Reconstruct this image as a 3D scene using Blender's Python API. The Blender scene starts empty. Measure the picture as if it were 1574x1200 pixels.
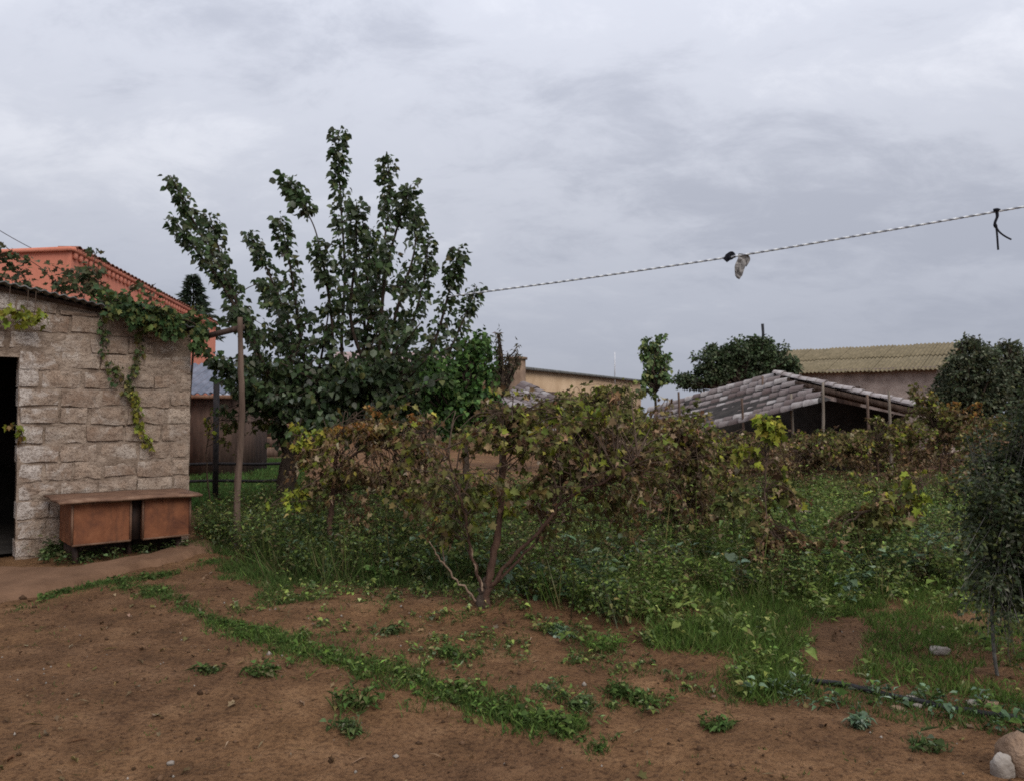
import bpy, math, random
import numpy as np

random.seed(7)
rng = np.random.default_rng(11)
scene = bpy.context.scene
col = scene.collection

# ------------------------------------------------------------------ camera, sky, sun, exposure
F_PX, W_PX, H_PX, CAM_H = 1190.0, 1574.0, 1200.0, 1.5
PITCH = math.atan(40 / F_PX)
cam_data = bpy.data.cameras.new('camera')
cam_data.sensor_width = 36.0
cam_data.lens = 36.0 * F_PX / W_PX
cam_data.clip_start = 0.05
cam_data.clip_end = 2000
cam = bpy.data.objects.new('camera', cam_data)
col.objects.link(cam)
cam.location = (0, 0, CAM_H)
cam.rotation_euler = (math.radians(90) + PITCH, 0, 0)
scene.camera = cam

SUN_EL, SUN_AZ = math.radians(42), math.radians(145)      # azimuth clockwise from +Y: behind the camera, to the right
world = bpy.data.worlds.new('World')
scene.world = world
world.use_nodes = True
wn, wl = world.node_tree.nodes, world.node_tree.links
wn.clear()


def wnode(t, **kw):
    n = wn.new(t)
    for k, v in kw.items():
        setattr(n, k, v)
    return n


def wmath(op, a, b=None, c=None):
    n = wnode('ShaderNodeMath', operation=op)
    for i, v in enumerate((a, b, c)):
        if v is None:
            continue
        if isinstance(v, (int, float)):
            n.inputs[i].default_value = v
        else:
            wl.new(v, n.inputs[i])
    return n.outputs[0]


w_out = wnode('ShaderNodeOutputWorld')
w_tc = wnode('ShaderNodeTexCoord')
w_sky = wnode('ShaderNodeTexSky', sky_type='NISHITA', sun_disc=False)
w_sky.sun_elevation = SUN_EL
w_sky.sun_rotation = SUN_AZ
w_bg1 = wnode('ShaderNodeBackground')
w_bg1.inputs['Strength'].default_value = 0.08
wl.new(w_sky.outputs[0], w_bg1.inputs['Color'])
w_sep = wnode('ShaderNodeSeparateXYZ')
wl.new(w_tc.outputs['Generated'], w_sep.inputs[0])
zc = wmath('MAXIMUM', w_sep.outputs['Z'], 0.0)
zd = wmath('ADD', zc, 0.34)
w_comb = wnode('ShaderNodeCombineXYZ')
wl.new(wmath('DIVIDE', w_sep.outputs['X'], zd), w_comb.inputs['X'])
wl.new(wmath('DIVIDE', w_sep.outputs['Y'], zd), w_comb.inputs['Y'])
w_map = wnode('ShaderNodeMapping')
w_map.inputs['Rotation'].default_value = (0, 0, math.radians(35))
w_map.inputs['Scale'].default_value = (1.15, 1.75, 1)
w_map.inputs['Location'].default_value = (2.964, 17.206, 0)
wl.new(w_comb.outputs[0], w_map.inputs[0])
n1 = wnode('ShaderNodeTexNoise')
n1.inputs['Scale'].default_value = 0.75
n1.inputs['Detail'].default_value = 6
n1.inputs['Roughness'].default_value = 0.52
n1.inputs['Distortion'].default_value = 0.5
wl.new(w_map.outputs[0], n1.inputs['Vector'])
n2 = wnode('ShaderNodeTexNoise')
n2.inputs['Scale'].default_value = 3.6
n2.inputs['Detail'].default_value = 7
n2.inputs['Roughness'].default_value = 0.66
n2.inputs['Distortion'].default_value = 0.3
wl.new(w_map.outputs[0], n2.inputs['Vector'])
mixn = wmath('ADD', wmath('MULTIPLY', n1.outputs[0], 0.62), wmath('MULTIPLY', n2.outputs[0], 0.38))
w_ramp = wnode('ShaderNodeValToRGB')
wl.new(mixn, w_ramp.inputs[0])
cr = w_ramp.color_ramp
cr.interpolation = 'EASE'
cr.elements[0].position = 0.36
cr.elements[0].color = (0.45, 0.475, 0.555, 1)
cr.elements[1].position = 0.64
cr.elements[1].color = (0.715, 0.735, 0.805, 1)
e = cr.elements.new(0.5)
e.color = (0.585, 0.61, 0.69, 1)
# overcast deck: bluer and duller towards the horizon
w_hr = wnode('ShaderNodeMapRange')
w_hr.interpolation_type = 'SMOOTHSTEP'
w_hr.inputs['From Min'].default_value = 0.0
w_hr.inputs['From Max'].default_value = 0.30
wl.new(zc, w_hr.inputs['Value'])
w_mix = wnode('ShaderNodeMix', data_type='RGBA')
wl.new(wmath('MULTIPLY_ADD', w_hr.outputs[0], 0.80, 0.20), w_mix.inputs[0])
w_mix.inputs[6].default_value = (0.52, 0.555, 0.665, 1)
wl.new(w_ramp.outputs[0], w_mix.inputs[7])
w_bg2 = wnode('ShaderNodeBackground')
wl.new(w_mix.outputs[2], w_bg2.inputs['Color'])
# luminance of an overcast sky: (1 + 2 sin elevation) / 3 of its zenith value
wl.new(wmath('MULTIPLY_ADD', zc, 1.06, 0.53), w_bg2.inputs['Strength'])
w_ms = wnode('ShaderNodeMixShader')
w_ms.inputs[0].default_value = 0.97
wl.new(w_bg1.outputs[0], w_ms.inputs[1])
wl.new(w_bg2.outputs[0], w_ms.inputs[2])
wl.new(w_ms.outputs[0], w_out.inputs['Surface'])

sun_data = bpy.data.lights.new('sun', 'SUN')
sun_data.energy = 1.4
sun_data.angle = math.radians(35)
sun_data.color = (1.0, 0.96, 0.9)
sun = bpy.data.objects.new('sun', sun_data)
col.objects.link(sun)
sun.rotation_euler = (math.radians(90) - SUN_EL, 0, math.pi - SUN_AZ)

scene.view_settings.view_transform = 'Standard'
scene.view_settings.look = 'None'
scene.view_settings.exposure = 0.35
scene.view_settings.gamma = 1.0
scene.view_settings.use_curve_mapping = False
scene.render.engine = 'CYCLES'
scene.cycles.use_denoising = False
scene.cycles.max_bounces = 6
scene.cycles.diffuse_bounces = 3
scene.cycles.transmission_bounces = 4
scene.cycles.transparent_max_bounces = 4
scene.cycles.filter_width = 1.8

# ------------------------------------------------------------------ helpers
CP, SP = math.cos(PITCH), math.sin(PITCH)


def ray(px, py):
    dx = (px - W_PX / 2) / F_PX
    dy = -(py - H_PX / 2) / F_PX
    return np.array([dx, CP - dy * SP, SP + dy * CP])


def at(px, py, Y):
    r = ray(px, py)
    t = Y / r[1]
    return np.array([r[0] * t, Y, CAM_H + r[2] * t])


def gnd(px, py, z=0.0):
    r = ray(px, py)
    t = (z - CAM_H) / r[2]
    return np.array([r[0] * t, r[1] * t, z])


def _hash(ix, iy, seed):
    h = (ix.astype(np.int64) * 374761393 + iy.astype(np.int64) * 668265263 + seed * 1442695041) & 0xFFFFFFFF
    h = ((h ^ (h >> 13)) * 1274126177) & 0xFFFFFFFF
    return ((h ^ (h >> 16)) & 0xFFFF) / 65535.0


def vnoise(x, y, seed=0):
    x, y = np.asarray(x, float), np.asarray(y, float)
    ix, iy = np.floor(x), np.floor(y)
    fx, fy = x - ix, y - iy
    fx, fy = fx * fx * (3 - 2 * fx), fy * fy * (3 - 2 * fy)
    a, b = _hash(ix, iy, seed), _hash(ix + 1, iy, seed)
    c, d = _hash(ix, iy + 1, seed), _hash(ix + 1, iy + 1, seed)
    return (a * (1 - fx) + b * fx) * (1 - fy) + (c * (1 - fx) + d * fx) * fy


def fbm(x, y, seed=0, oct=3):
    s, a, t = 0, 0.5, 0
    for k in range(oct):
        s = s + a * vnoise(np.asarray(x) * 2 ** k, np.asarray(y) * 2 ** k, seed + k)
        t += a
        a *= 0.5
    return s / t


VB = gnd(745, 945)
HOL1, HOL2 = gnd(1440, 1000), gnd(1010, 1016)


def gh(x, y):
    """ground height"""
    x, y = np.asarray(x, float), np.asarray(y, float)
    near = np.clip((26 - y) / 12, 0, 1)
    h = (fbm(x * 0.7, y * 0.7, 3) - 0.5) * 0.09 + (fbm(x * 3.1, y * 3.1, 5) - 0.5) * 0.035 + (fbm(x * 11, y * 11, 8, 2) - 0.5) * 0.014
    h = h * near
    h = h + 0.07 * np.exp(-(((x - VB[0] - 0.1) / 1.2) ** 2 + ((y - VB[1] - 0.15) / 0.30) ** 2))
    for (cx, cy, r, d) in ((HOL1[0], HOL1[1], .20, .07), (HOL2[0], HOL2[1], .17, .055)):
        h = h - d * np.exp(-(((x - cx) / r) ** 2 + ((y - cy) / (r * .8)) ** 2))
    return h


class Soup:
    def __init__(self):
        self.v, self.f, self.c, self.n = [], [], [], 0

    def add(self, V, Fc, C=None):
        V = np.asarray(V, float).reshape(-1, 3)
        Fc = np.asarray(Fc, np.int64).reshape(-1, 3)
        self.v.append(V)
        self.f.append(Fc + self.n)
        self.n += len(V)
        if C is None:
            C = np.full((len(V), 3), 0.5)
        C = np.asarray(C, float)
        if C.ndim == 1:
            C = np.tile(C, (len(V), 1))
        self.c.append(C)

    def mesh(self, name, origin=(0, 0, 0), smooth=False):
        V = np.concatenate(self.v) - np.asarray(origin)
        Fc = np.concatenate(self.f)
        C = np.concatenate(self.c)
        me = bpy.data.meshes.new(name)
        me.vertices.add(len(V))
        me.vertices.foreach_set('co', V.ravel().astype(np.float32))
        me.loops.add(len(Fc) * 3)
        me.loops.foreach_set('vertex_index', Fc.ravel().astype(np.int32))
        me.polygons.add(len(Fc))
        me.polygons.foreach_set('loop_start', np.arange(0, len(Fc) * 3, 3, dtype=np.int32))
        if smooth:
            me.polygons.foreach_set('use_smooth', np.ones(len(Fc), bool))
        at_ = me.color_attributes.new('Col', 'FLOAT_COLOR', 'POINT')
        at_.data.foreach_set('color', np.hstack([C, np.ones((len(C), 1))]).ravel().astype(np.float32))
        me.update(calc_edges=True)
        return me


ORIGIN = {}


def thing(name, label, cat, loc=(0, 0, 0), group=None):
    o = bpy.data.objects.new(name, None)
    o.empty_display_size = 0.1
    col.objects.link(o)
    o.location = [float(v) for v in loc]
    ORIGIN[o.name] = np.array(loc, float)
    tag(o, label, cat, group)
    return o


def tag(o, label, cat=None, group=None, kind=None):
    o['label'] = label
    if cat:
        o['category'] = cat
    if group:
        o['group'] = group
    if kind:
        o['kind'] = kind
    return o


def build(soup, name, mat, parent=None, smooth=False, origin=None):
    """links a soup as one mesh object; world coordinates in, stored relative to its thing"""
    if parent is not None:
        org = ORIGIN[parent.name]
    else:
        org = np.array(origin if origin is not None else (0, 0, 0), float)
    me = soup.mesh(name, org, smooth)
    me.materials.append(mat)
    o = bpy.data.objects.new(name, me)
    col.objects.link(o)
    if parent is not None:
        o.parent = parent
    else:
        o.location = org
    ORIGIN[o.name] = org
    return o


def instance(me, name, parent, M):
    """a part that shares mesh data; M is a world matrix (numpy 4x4)"""
    from mathutils import Matrix
    o = bpy.data.objects.new(name, me)
    col.objects.link(o)
    o.parent = parent
    L = M.copy()
    L[:3, 3] -= ORIGIN[parent.name]
    o.matrix_local = Matrix(L.tolist())
    return o


def unit(v):
    v = np.asarray(v, float)
    return v / (np.linalg.norm(v, axis=-1, keepdims=True) + 1e-9)


def tube(s, pts, rad, n=7, colr=(0.5, 0.5, 0.5), wob=0.0, caps=True):
    P = np.asarray(pts, float)
    m = len(P)
    R = np.broadcast_to(np.asarray(rad, float), (m,)).copy()
    T = np.gradient(P, axis=0)
    T = unit(T)
    ref = np.array([0.31, 0.85, 0.42])
    A = unit(np.cross(T, ref))
    B = np.cross(T, A)
    ang = np.linspace(0, 2 * np.pi, n, endpoint=False)
    ring = (np.cos(ang)[None, :, None] * A[:, None, :] + np.sin(ang)[None, :, None] * B[:, None, :])
    rr = R[:, None] * (1 + wob * (rng.random((m, n)) - 0.5))
    V = P[:, None, :] + ring * rr[:, :, None]
    V = V.reshape(-1, 3)
    Fc = []
    for i in range(m - 1):
        for j in range(n):
            a, b = i * n + j, i * n + (j + 1) % n
            Fc += [(a, b, b + n), (a, b + n, a + n)]
    if caps:
        V = np.vstack([V, P[0], P[-1]])
        for j in range(n):
            Fc.append((m * n, (j + 1) % n, j))
            Fc.append((m * n + 1, (m - 1) * n + j, (m - 1) * n + (j + 1) % n))
    s.add(V, Fc, colr)


def smooth_path(pts, k=5):
    P = np.asarray(pts, float)
    if len(P) < 3:
        t = np.linspace(0, 1, k + 1)[:, None]
        return P[0] * (1 - t) + P[1] * t
    Q = np.vstack([2 * P[0] - P[1], P, 2 * P[-1] - P[-2]])
    out = []
    for i in range(1, len(Q) - 2):
        for t in np.linspace(0, 1, k, endpoint=False):
            p0, p1, p2, p3 = Q[i - 1], Q[i], Q[i + 1], Q[i + 2]
            out.append(0.5 * ((2 * p1) + (p2 - p0) * t + (2 * p0 - 5 * p1 + 4 * p2 - p3) * t * t + (3 * p1 - p0 - 3 * p2 + p3) * t ** 3))
    out.append(P[-1])
    return np.array(out)


def box(s, c, u, v, w, colr=(0.5, 0.5, 0.5)):
    """box with centre c and half-axes u, v, w"""
    c, u, v, w = [np.asarray(a, float) for a in (c, u, v, w)]
    V = [c + a * u + b * v + d * w for a in (-1, 1) for b in (-1, 1) for d in (-1, 1)]
    Fq = [(0, 1, 3, 2), (4, 6, 7, 5), (0, 4, 5, 1), (2, 3, 7, 6), (0, 2, 6, 4), (1, 5, 7, 3)]
    Fc = []
    for a, b, d, e_ in Fq:
        Fc += [(a, b, d), (a, d, e_)]
    if np.dot(np.cross(u, v), w) < 0:
        Fc = [f[::-1] for f in Fc]
    s.add(V, Fc, colr)


def beam(s, a, b, w, h, colr=(0.5, 0.5, 0.5)):
    a, b = np.asarray(a, float), np.asarray(b, float)
    t = unit(b - a)
    up = np.array([0, 0, 1.0]) if abs(t[2]) < 0.9 else np.array([0, 1.0, 0])
    x = unit(np.cross(t, up))
    y = np.cross(x, t)
    box(s, (a + b) / 2, t * np.linalg.norm(b - a) / 2, x * w / 2, y * h / 2, colr)


def quad(s, a, b, c, d, colr=(0.5, 0.5, 0.5)):
    s.add([a, b, c, d], [(0, 1, 2), (0, 2, 3)], colr)


# --- leaves
T_SIMPLE = (np.array([[0, 0, 0], [-.34, .42, .10], [0, 1, -.06], [.34, .42, .10]]), np.array([[0, 2, 1], [0, 3, 2]]))
T_OVATE = (np.array([[0, 0, 0], [-.40, .20, .09], [-.40, .56, .10], [0, 1, -.12], [.40, .56, .10], [.40, .20, .09], [0, .45, 0]]),
           np.array([[0, 6, 1], [1, 6, 2], [2, 6, 3], [3, 6, 4], [4, 6, 5], [5, 6, 0]]))
_gp = [(0, 0), (.30, -.12), (.52, .10), (.36, .30), (.56, .60), (.24, .62), (0, 1.0), (-.24, .62), (-.56, .60), (-.36, .30), (-.52, .10), (-.30, -.12)]
T_GRAPE = (np.array([(x, y, .16 * abs(x) - .10 * y * y) for x, y in _gp] + [(0, .36, -.02)]),
           np.array([(12, i, (i + 1) % 12) for i in range(12)]))
T_BLADE = (np.array([[-.5, 0, 0], [.5, 0, 0], [-.42, .5, .0], [.42, .5, .0], [0, 1, .0]]), np.array([[0, 1, 3], [0, 3, 2], [2, 3, 4]]))
T_LANCE = (np.array([[0, 0, 0], [-.15, .4, .04], [0, 1, -.08], [.15, .4, .04]]), np.array([[0, 2, 1], [0, 3, 2]]))


def add_leaves(s, P, D, Nn, size, C, tmpl=T_OVATE, curl=0.0, width=1.0):
    P, D, Nn = np.asarray(P, float), unit(D), np.asarray(Nn, float)
    n = len(P)
    if n == 0:
        return
    Z = unit(Nn - np.sum(Nn * D, 1, keepdims=True) * D)
    X = np.cross(D, Z)
    T, Fc = tmpl
    k = len(T)
    size = np.broadcast_to(np.asarray(size, float), (n,))
    cu = np.broadcast_to(np.asarray(curl, float), (n,))
    tx = T[None, :, 0] * width * np.ones((n, 1))
    ty = T[None, :, 1] * np.ones((n, 1))
    tz = T[None, :, 2] - cu[:, None] * ty ** 2 + np.abs(cu)[:, None] * tx ** 2 * 1.4
    tx = tx * (1 - 0.45 * np.abs(cu)[:, None])
    V = P[:, None, :] + size[:, None, None] * (tx[..., None] * X[:, None, :] + ty[..., None] * D[:, None, :] + tz[..., None] * Z[:, None, :])
    FF = (Fc[None] + (np.arange(n) * k)[:, None, None]).reshape(-1, 3)
    CC = np.repeat(np.asarray(C, float), k, axis=0)
    s.add(V.reshape(-1, 3), FF, CC)


def pal(entries, n, jit=0.26):
    cols = np.array([c for c, w in entries])
    w = np.array([w for c, w in entries], float)
    idx = rng.choice(len(cols), n, p=w / w.sum())
    C = cols[idx] * 1.45 * np.exp(rng.normal(0, jit, (n, 1))) * np.exp(rng.normal(0, 0.06, (n, 3)))
    return np.clip(C, 0.004, 0.6)


def rdir(n):
    return unit(rng.normal(0, 1, (n, 3)))


def leaf_cane(s, path, dens, size, palette, tmpl, spread=0.06, droop=0.5, frac0=0.2, curl=(0.0, 0.3), up=0.6, thin=0.0):
    """leaves along a path of 3D points"""
    P = np.asarray(path, float)
    seg = np.linalg.norm(np.diff(P, axis=0), axis=1)
    L = np.concatenate([[0], np.cumsum(seg)])
    n = int(max(2, dens * L[-1] * (1 - frac0)))
    t = (frac0 + (1 - frac0) * rng.random(n)) * L[-1]
    Q = np.stack([np.interp(t, L, P[:, i]) for i in range(3)], 1)
    Tn = np.stack([np.interp(t, L, np.gradient(P[:, i])) for i in range(3)], 1)
    out = rdir(n)
    out[:, 2] = out[:, 2] * 0.6
    D = unit(unit(Tn) * 0.35 + out + np.array([0, 0, -droop]))
    Q = Q + out * spread * rng.random((n, 1)) ** 0.6
    if thin > 0:
        k = fbm(Q[:, 0] * 6 + Q[:, 1] * 4, Q[:, 2] * 6, 77, 2) > thin
        Q, D = Q[k], D[k]
        n = len(Q)
        if n == 0:
            return
    Nn = rdir(n) * 0.8 + np.array([0, 0, up])
    add_leaves(s, Q, D, Nn, size * (0.45 + 0.95 * rng.random(n) ** .8), pal(palette, n), tmpl, rng.uniform(curl[0], curl[1], n))


# ------------------------------------------------------------------ materials
def mat_new(name):
    m = bpy.data.materials.new(name)
    m.use_nodes = True
    nt = m.node_tree
    nt.nodes.clear()
    out = nt.nodes.new('ShaderNodeOutputMaterial')
    return m, nt, out


def nd(nt, t, **kw):
    n = nt.nodes.new(t)
    for k, v in kw.items():
        if k in n.inputs.keys() if hasattr(n.inputs, 'keys') else False:
            n.inputs[k].default_value = v
        else:
            setattr(n, k, v)
    return n


def noise(nt, vec, scale, detail=4, rough=0.55, dist=0.0):
    n = nt.nodes.new('ShaderNodeTexNoise')
    n.inputs['Scale'].default_value = scale
    n.inputs['Detail'].default_value = detail
    n.inputs['Roughness'].default_value = rough
    n.inputs['Distortion'].default_value = dist
    if vec is not None:
        nt.links.new(vec, n.inputs['Vector'])
    return n.outputs[0]


def ramp(nt, fac, stops, interp='LINEAR'):
    n = nt.nodes.new('ShaderNodeValToRGB')
    nt.links.new(fac, n.inputs[0])
    r = n.color_ramp
    r.interpolation = interp
    while len(r.elements) < len(stops):
        r.elements.new(0.5)
    for el, (p, c) in zip(r.elements, stops):
        el.position = p
        el.color = (c[0], c[1], c[2], 1) if not isinstance(c, (int, float)) else (c, c, c, 1)
    return n.outputs[0]


def mixc(nt, fac, a, b, blend='MIX'):
    n = nt.nodes.new('ShaderNodeMix')
    n.data_type = 'RGBA'
    n.blend_type = blend
    for i, v in ((0, fac), (6, a), (7, b)):
        if isinstance(v, (int, float)):
            n.inputs[i].default_value = v
        elif isinstance(v, tuple):
            n.inputs[i].default_value = (v[0], v[1], v[2], 1)
        else:
            nt.links.new(v, n.inputs[i])
    return n.outputs[2]


def bump(nt, h, strength=0.5, dist=0.02, prev=None):
    n = nt.nodes.new('ShaderNodeBump')
    n.inputs['Strength'].default_value = strength
    n.inputs['Distance'].default_value = dist
    nt.links.new(h, n.inputs['Height'])
    if prev is not None:
        nt.links.new(prev, n.inputs['Normal'])
    return n.outputs[0]


def principled(nt, out, colr, rough=0.85, spec=0.25, nrm=None, metal=0.0):
    p = nt.nodes.new('ShaderNodeBsdfPrincipled')
    if isinstance(colr, tuple):
        p.inputs['Base Color'].default_value = (*colr, 1)
    else:
        nt.links.new(colr, p.inputs['Base Color'])
    if isinstance(rough, (int, float)):
        p.inputs['Roughness'].default_value = rough
    else:
        nt.links.new(rough, p.inputs['Roughness'])
    p.inputs['Specular IOR Level'].default_value = spec
    p.inputs['Metallic'].default_value = metal
    if nrm is not None:
        nt.links.new(nrm, p.inputs['Normal'])
    nt.links.new(p.outputs[0], out.inputs['Surface'])
    return p


def pos(nt):
    return nt.nodes.new('ShaderNodeNewGeometry').outputs['Position']


def objc(nt):
    return nt.nodes.new('ShaderNodeTexCoord').outputs['Object']


def m_leaf(name, trans=0.25, rough=0.5, spec=0.3):
    m, nt, out = mat_new(name)
    a = nt.nodes.new('ShaderNodeAttribute')
    a.attribute_name = 'Col'
    c = mixc(nt, ramp(nt, noise(nt, pos(nt), 45, 2), [(0.3, 0.0), (0.7, 1.0)]), a.outputs['Color'], mixc(nt, 1.0, a.outputs['Color'], (0.72, 0.72, 0.66), 'MULTIPLY'))
    p = principled(nt, out, c, rough, spec)
    t = nt.nodes.new('ShaderNodeBsdfTranslucent')
    nt.links.new(c, t.inputs['Color'])
    ms = nt.nodes.new('ShaderNodeMixShader')
    ms.inputs[0].default_value = trans
    nt.links.new(p.outputs[0], ms.inputs[1])
    nt.links.new(t.outputs[0], ms.inputs[2])
    nt.links.new(ms.outputs[0], out.inputs['Surface'])
    return m


def m_noise(name, c1, c2, scale=8, rough=0.9, bscale=40, bstr=0.4, bdist=0.01, stretch=None, spec=0.2, metal=0.0):
    m, nt, out = mat_new(name)
    v = pos(nt)
    if stretch:
        mp = nt.nodes.new('ShaderNodeMapping')
        mp.inputs['Scale'].default_value = stretch
        nt.links.new(v, mp.inputs[0])
        v = mp.outputs[0]
    c = ramp(nt, noise(nt, v, scale, 5, 0.6), [(0.32, c1), (0.68, c2)])
    b = bump(nt, noise(nt, v, bscale, 4, 0.6), bstr, bdist)
    principled(nt, out, c, rough, spec, b, metal)
    return m


def m_soil():
    m, nt, out = mat_new('soil')
    v = pos(nt)
    big = noise(nt, v, 0.55, 4, 0.6)
    mid = noise(nt, v, 3.2, 5, 0.65)
    fine = noise(nt, v, 38, 4, 0.7)
    c = ramp(nt, mid, [(0.30, (0.124, 0.064, 0.028)), (0.52, (0.206, 0.108, 0.049)), (0.72, (0.292, 0.163, 0.079))])
    c = mixc(nt, ramp(nt, big, [(0.40, 0.0), (0.60, 0.9)]), c, mixc(nt, 1.0, c, (0.70, 0.69, 0.74), 'MULTIPLY'))
    c = mixc(nt, ramp(nt, fine, [(0.36, 0.9), (0.53, 0.0)]), c, mixc(nt, 1.0, c, (0.42, 0.39, 0.38), 'MULTIPLY'))
    c = mixc(nt, ramp(nt, noise(nt, v, 90, 2, 0.6), [(0.66, 0.0), (0.76, 0.7)]), c, (0.30, 0.20, 0.13))
    vo = nt.nodes.new('ShaderNodeTexVoronoi')
    vo.inputs['Scale'].default_value = 26
    nt.links.new(v, vo.inputs['Vector'])
    b = bump(nt, noise(nt, v, 12, 6, 0.75), 0.8, 0.045)
    b = bump(nt, fine, 0.9, 0.02, b)
    b = bump(nt, vo.outputs['Distance'], 0.35, 0.015, b)
    principled(nt, out, c, 0.95, 0.15, b)
    return m


def m_block():
    m, nt, out = mat_new('shell_limestone_block')
    v = pos(nt)
    oi = nt.nodes.new('ShaderNodeObjectInfo')
    base = ramp(nt, oi.outputs['Random'], [(0.0, (0.265, 0.172, 0.118)), (0.35, (0.41, 0.300, 0.220)), (0.7, (0.315, 0.220, 0.158)), (1.0, (0.48, 0.372, 0.283))])
    c = mixc(nt, ramp(nt, noise(nt, v, 9, 5, 0.7), [(0.35, 0.0), (0.7, 0.6)]), base, (0.47, 0.385, 0.31))
    # old lime smears
    c = mixc(nt, ramp(nt, noise(nt, v, 3.1, 5, 0.65, 0.6), [(0.52, 0.0), (0.64, 0.65)]), c, (0.56, 0.49, 0.42))
    c = mixc(nt, ramp(nt, noise(nt, v, 1.3, 4, 0.6), [(0.50, 0.0), (0.68, 0.5)]), c, (0.21, 0.145, 0.105))
    # lime wash left near the door jamb
    dn = nt.nodes.new('ShaderNodeVectorMath')
    dn.operation = 'DOT_PRODUCT'
    nt.links.new(v, dn.inputs[0])
    dn.inputs[1].default_value = (0.77, 0.638, 0.0)
    u_ = nt.nodes.new('ShaderNodeMapRange')
    u_.inputs['From Min'].default_value = 0.77 * -5.20 + 0.638 * 8.15 + 0.02
    u_.inputs['From Max'].default_value = 0.77 * -5.20 + 0.638 * 8.15 + 0.75
    u_.inputs['To Min'].default_value = 0.16
    u_.inputs['To Max'].default_value = -0.10
    nt.links.new(dn.outputs['Value'], u_.inputs['Value'])
    ad = nt.nodes.new('ShaderNodeMath')
    nt.links.new(noise(nt, v, 4.2, 6, 0.68, 0.5), ad.inputs[0])
    nt.links.new(u_.outputs[0], ad.inputs[1])
    c = mixc(nt, ramp(nt, ad.outputs[0], [(0.56, 0.0), (0.68, 0.85)]), c, (0.60, 0.53, 0.47))
    pits = noise(nt, v, 70, 4, 0.8)
    c = mixc(nt, ramp(nt, pits, [(0.38, 0.95), (0.48, 0.0)]), c, (0.115, 0.078, 0.058))
    mp = nt.nodes.new('ShaderNodeMapping')
    mp.inputs['Scale'].default_value = (1, 1, 2.4)
    nt.links.new(v, mp.inputs[0])
    er = noise(nt, mp.outputs[0], 13, 6, 0.75)
    c = mixc(nt, ramp(nt, er, [(0.34, 0.9), (0.50, 0.0)]), c, (0.13, 0.086, 0.062))
    b = bump(nt, pits, 0.9, 0.014)
    b = bump(nt, er, 0.38, 0.02, b)
    principled(nt, out, c, 0.95, 0.12, b)
    return m


def m_orange():
    m, nt, out = mat_new('orange_paint')
    v = pos(nt)
    c = ramp(nt, noise(nt, v, 0.9, 5, 0.6), [(0.3, (0.60, 0.215, 0.140)), (0.7, (0.68, 0.255, 0.175))])
    mp = nt.nodes.new('ShaderNodeMapping')
    mp.inputs['Scale'].default_value = (3, 3, 0.35)
    nt.links.new(v, mp.inputs[0])
    c = mixc(nt, ramp(nt, noise(nt, mp.outputs[0], 1.6, 4, 0.7), [(0.50, 0.0), (0.78, 0.5)]), c, (0.36, 0.14, 0.09))
    b = bump(nt, noise(nt, v, 14, 4, 0.6), 0.25, 0.02)
    principled(nt, out, c, 0.9, 0.15, b)
    return m


def m_rust(name, c1, c2, c3):
    m, nt, out = mat_new(name)
    v = pos(nt)
    c = ramp(nt, noise(nt, v, 4.5, 6, 0.7, 0.4), [(0.3, c1), (0.52, c2), (0.72, c3)])
    mp = nt.nodes.new('ShaderNodeMapping')
    mp.inputs['Scale'].default_value = (1, 1, 0.2)
    nt.links.new(v, mp.inputs[0])
    c = mixc(nt, ramp(nt, noise(nt, mp.outputs[0], 12, 4, 0.65), [(0.5, 0.0), (0.75, 0.6)]), c, (0.055, 0.026, 0.016))
    b = bump(nt, noise(nt, v, 60, 4, 0.7), 0.35, 0.006)
    principled(nt, out, c, 0.72, 0.3, b)
    return m


M = {}
M['soil'] = m_soil()
M['leaf'] = m_leaf('foliage', 0.25, 0.6, 0.18)
M['tree_leaf'] = m_leaf('tree_foliage', 0.36, 0.6, 0.2)
M['dry'] = m_leaf('dry_foliage', 0.18, 0.85, 0.06)
M['grass'] = m_leaf('grass_blades', 0.3, 0.75, 0.08)
M['bark_dark'] = m_noise('dark_bark', (0.035, 0.024, 0.018), (0.085, 0.060, 0.045), 22, 0.95, 60, 0.7, 0.02, (1, 1, 0.3))
M['bark_red'] = m_noise('vine_bark', (0.050, 0.028, 0.020), (0.125, 0.070, 0.048), 20, 0.92, 70, 0.8, 0.02, (1, 1, 0.22))
M['bark_pale'] = m_noise('dead_twig_bark', (0.20, 0.13, 0.09), (0.33, 0.24, 0.17), 25, 0.9, 70, 0.5, 0.01)
M['twig'] = m_noise('young_twig_bark', (0.055, 0.036, 0.026), (0.12, 0.08, 0.055), 25, 0.9, 70, 0.4, 0.01)
M['wood_pole'] = m_noise('weathered_pole_wood', (0.080, 0.052, 0.038), (0.190, 0.130, 0.098), 14, 0.9, 50, 0.7, 0.015, (1, 1, 0.12))
M['wood_dark'] = m_noise('dark_boards', (0.045, 0.030, 0.024), (0.105, 0.068, 0.052), 8, 0.92, 40, 0.5, 0.015, (1, 1, 0.2))
M['wood_pale'] = m_noise('pale_stakes', (0.13, 0.105, 0.08), (0.27, 0.225, 0.18), 10, 0.9, 40, 0.4, 0.015, (1, 1, 0.2))
M['sap_bark'] = m_noise('grey_sapling_bark', (0.06, 0.055, 0.048), (0.16, 0.15, 0.13), 20, 0.9)
M['block'] = m_block()
M['mortar'] = m_noise('earth_mortar', (0.17, 0.12, 0.086), (0.40, 0.31, 0.24), 6, 0.97, 40, 0.9, 0.03)
M['plaster_shade'] = m_noise('shade_dark_plaster', (0.02, 0.017, 0.015), (0.05, 0.042, 0.036), 4)  # near-black colour carries the shade of interiors and tile gaps
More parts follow.
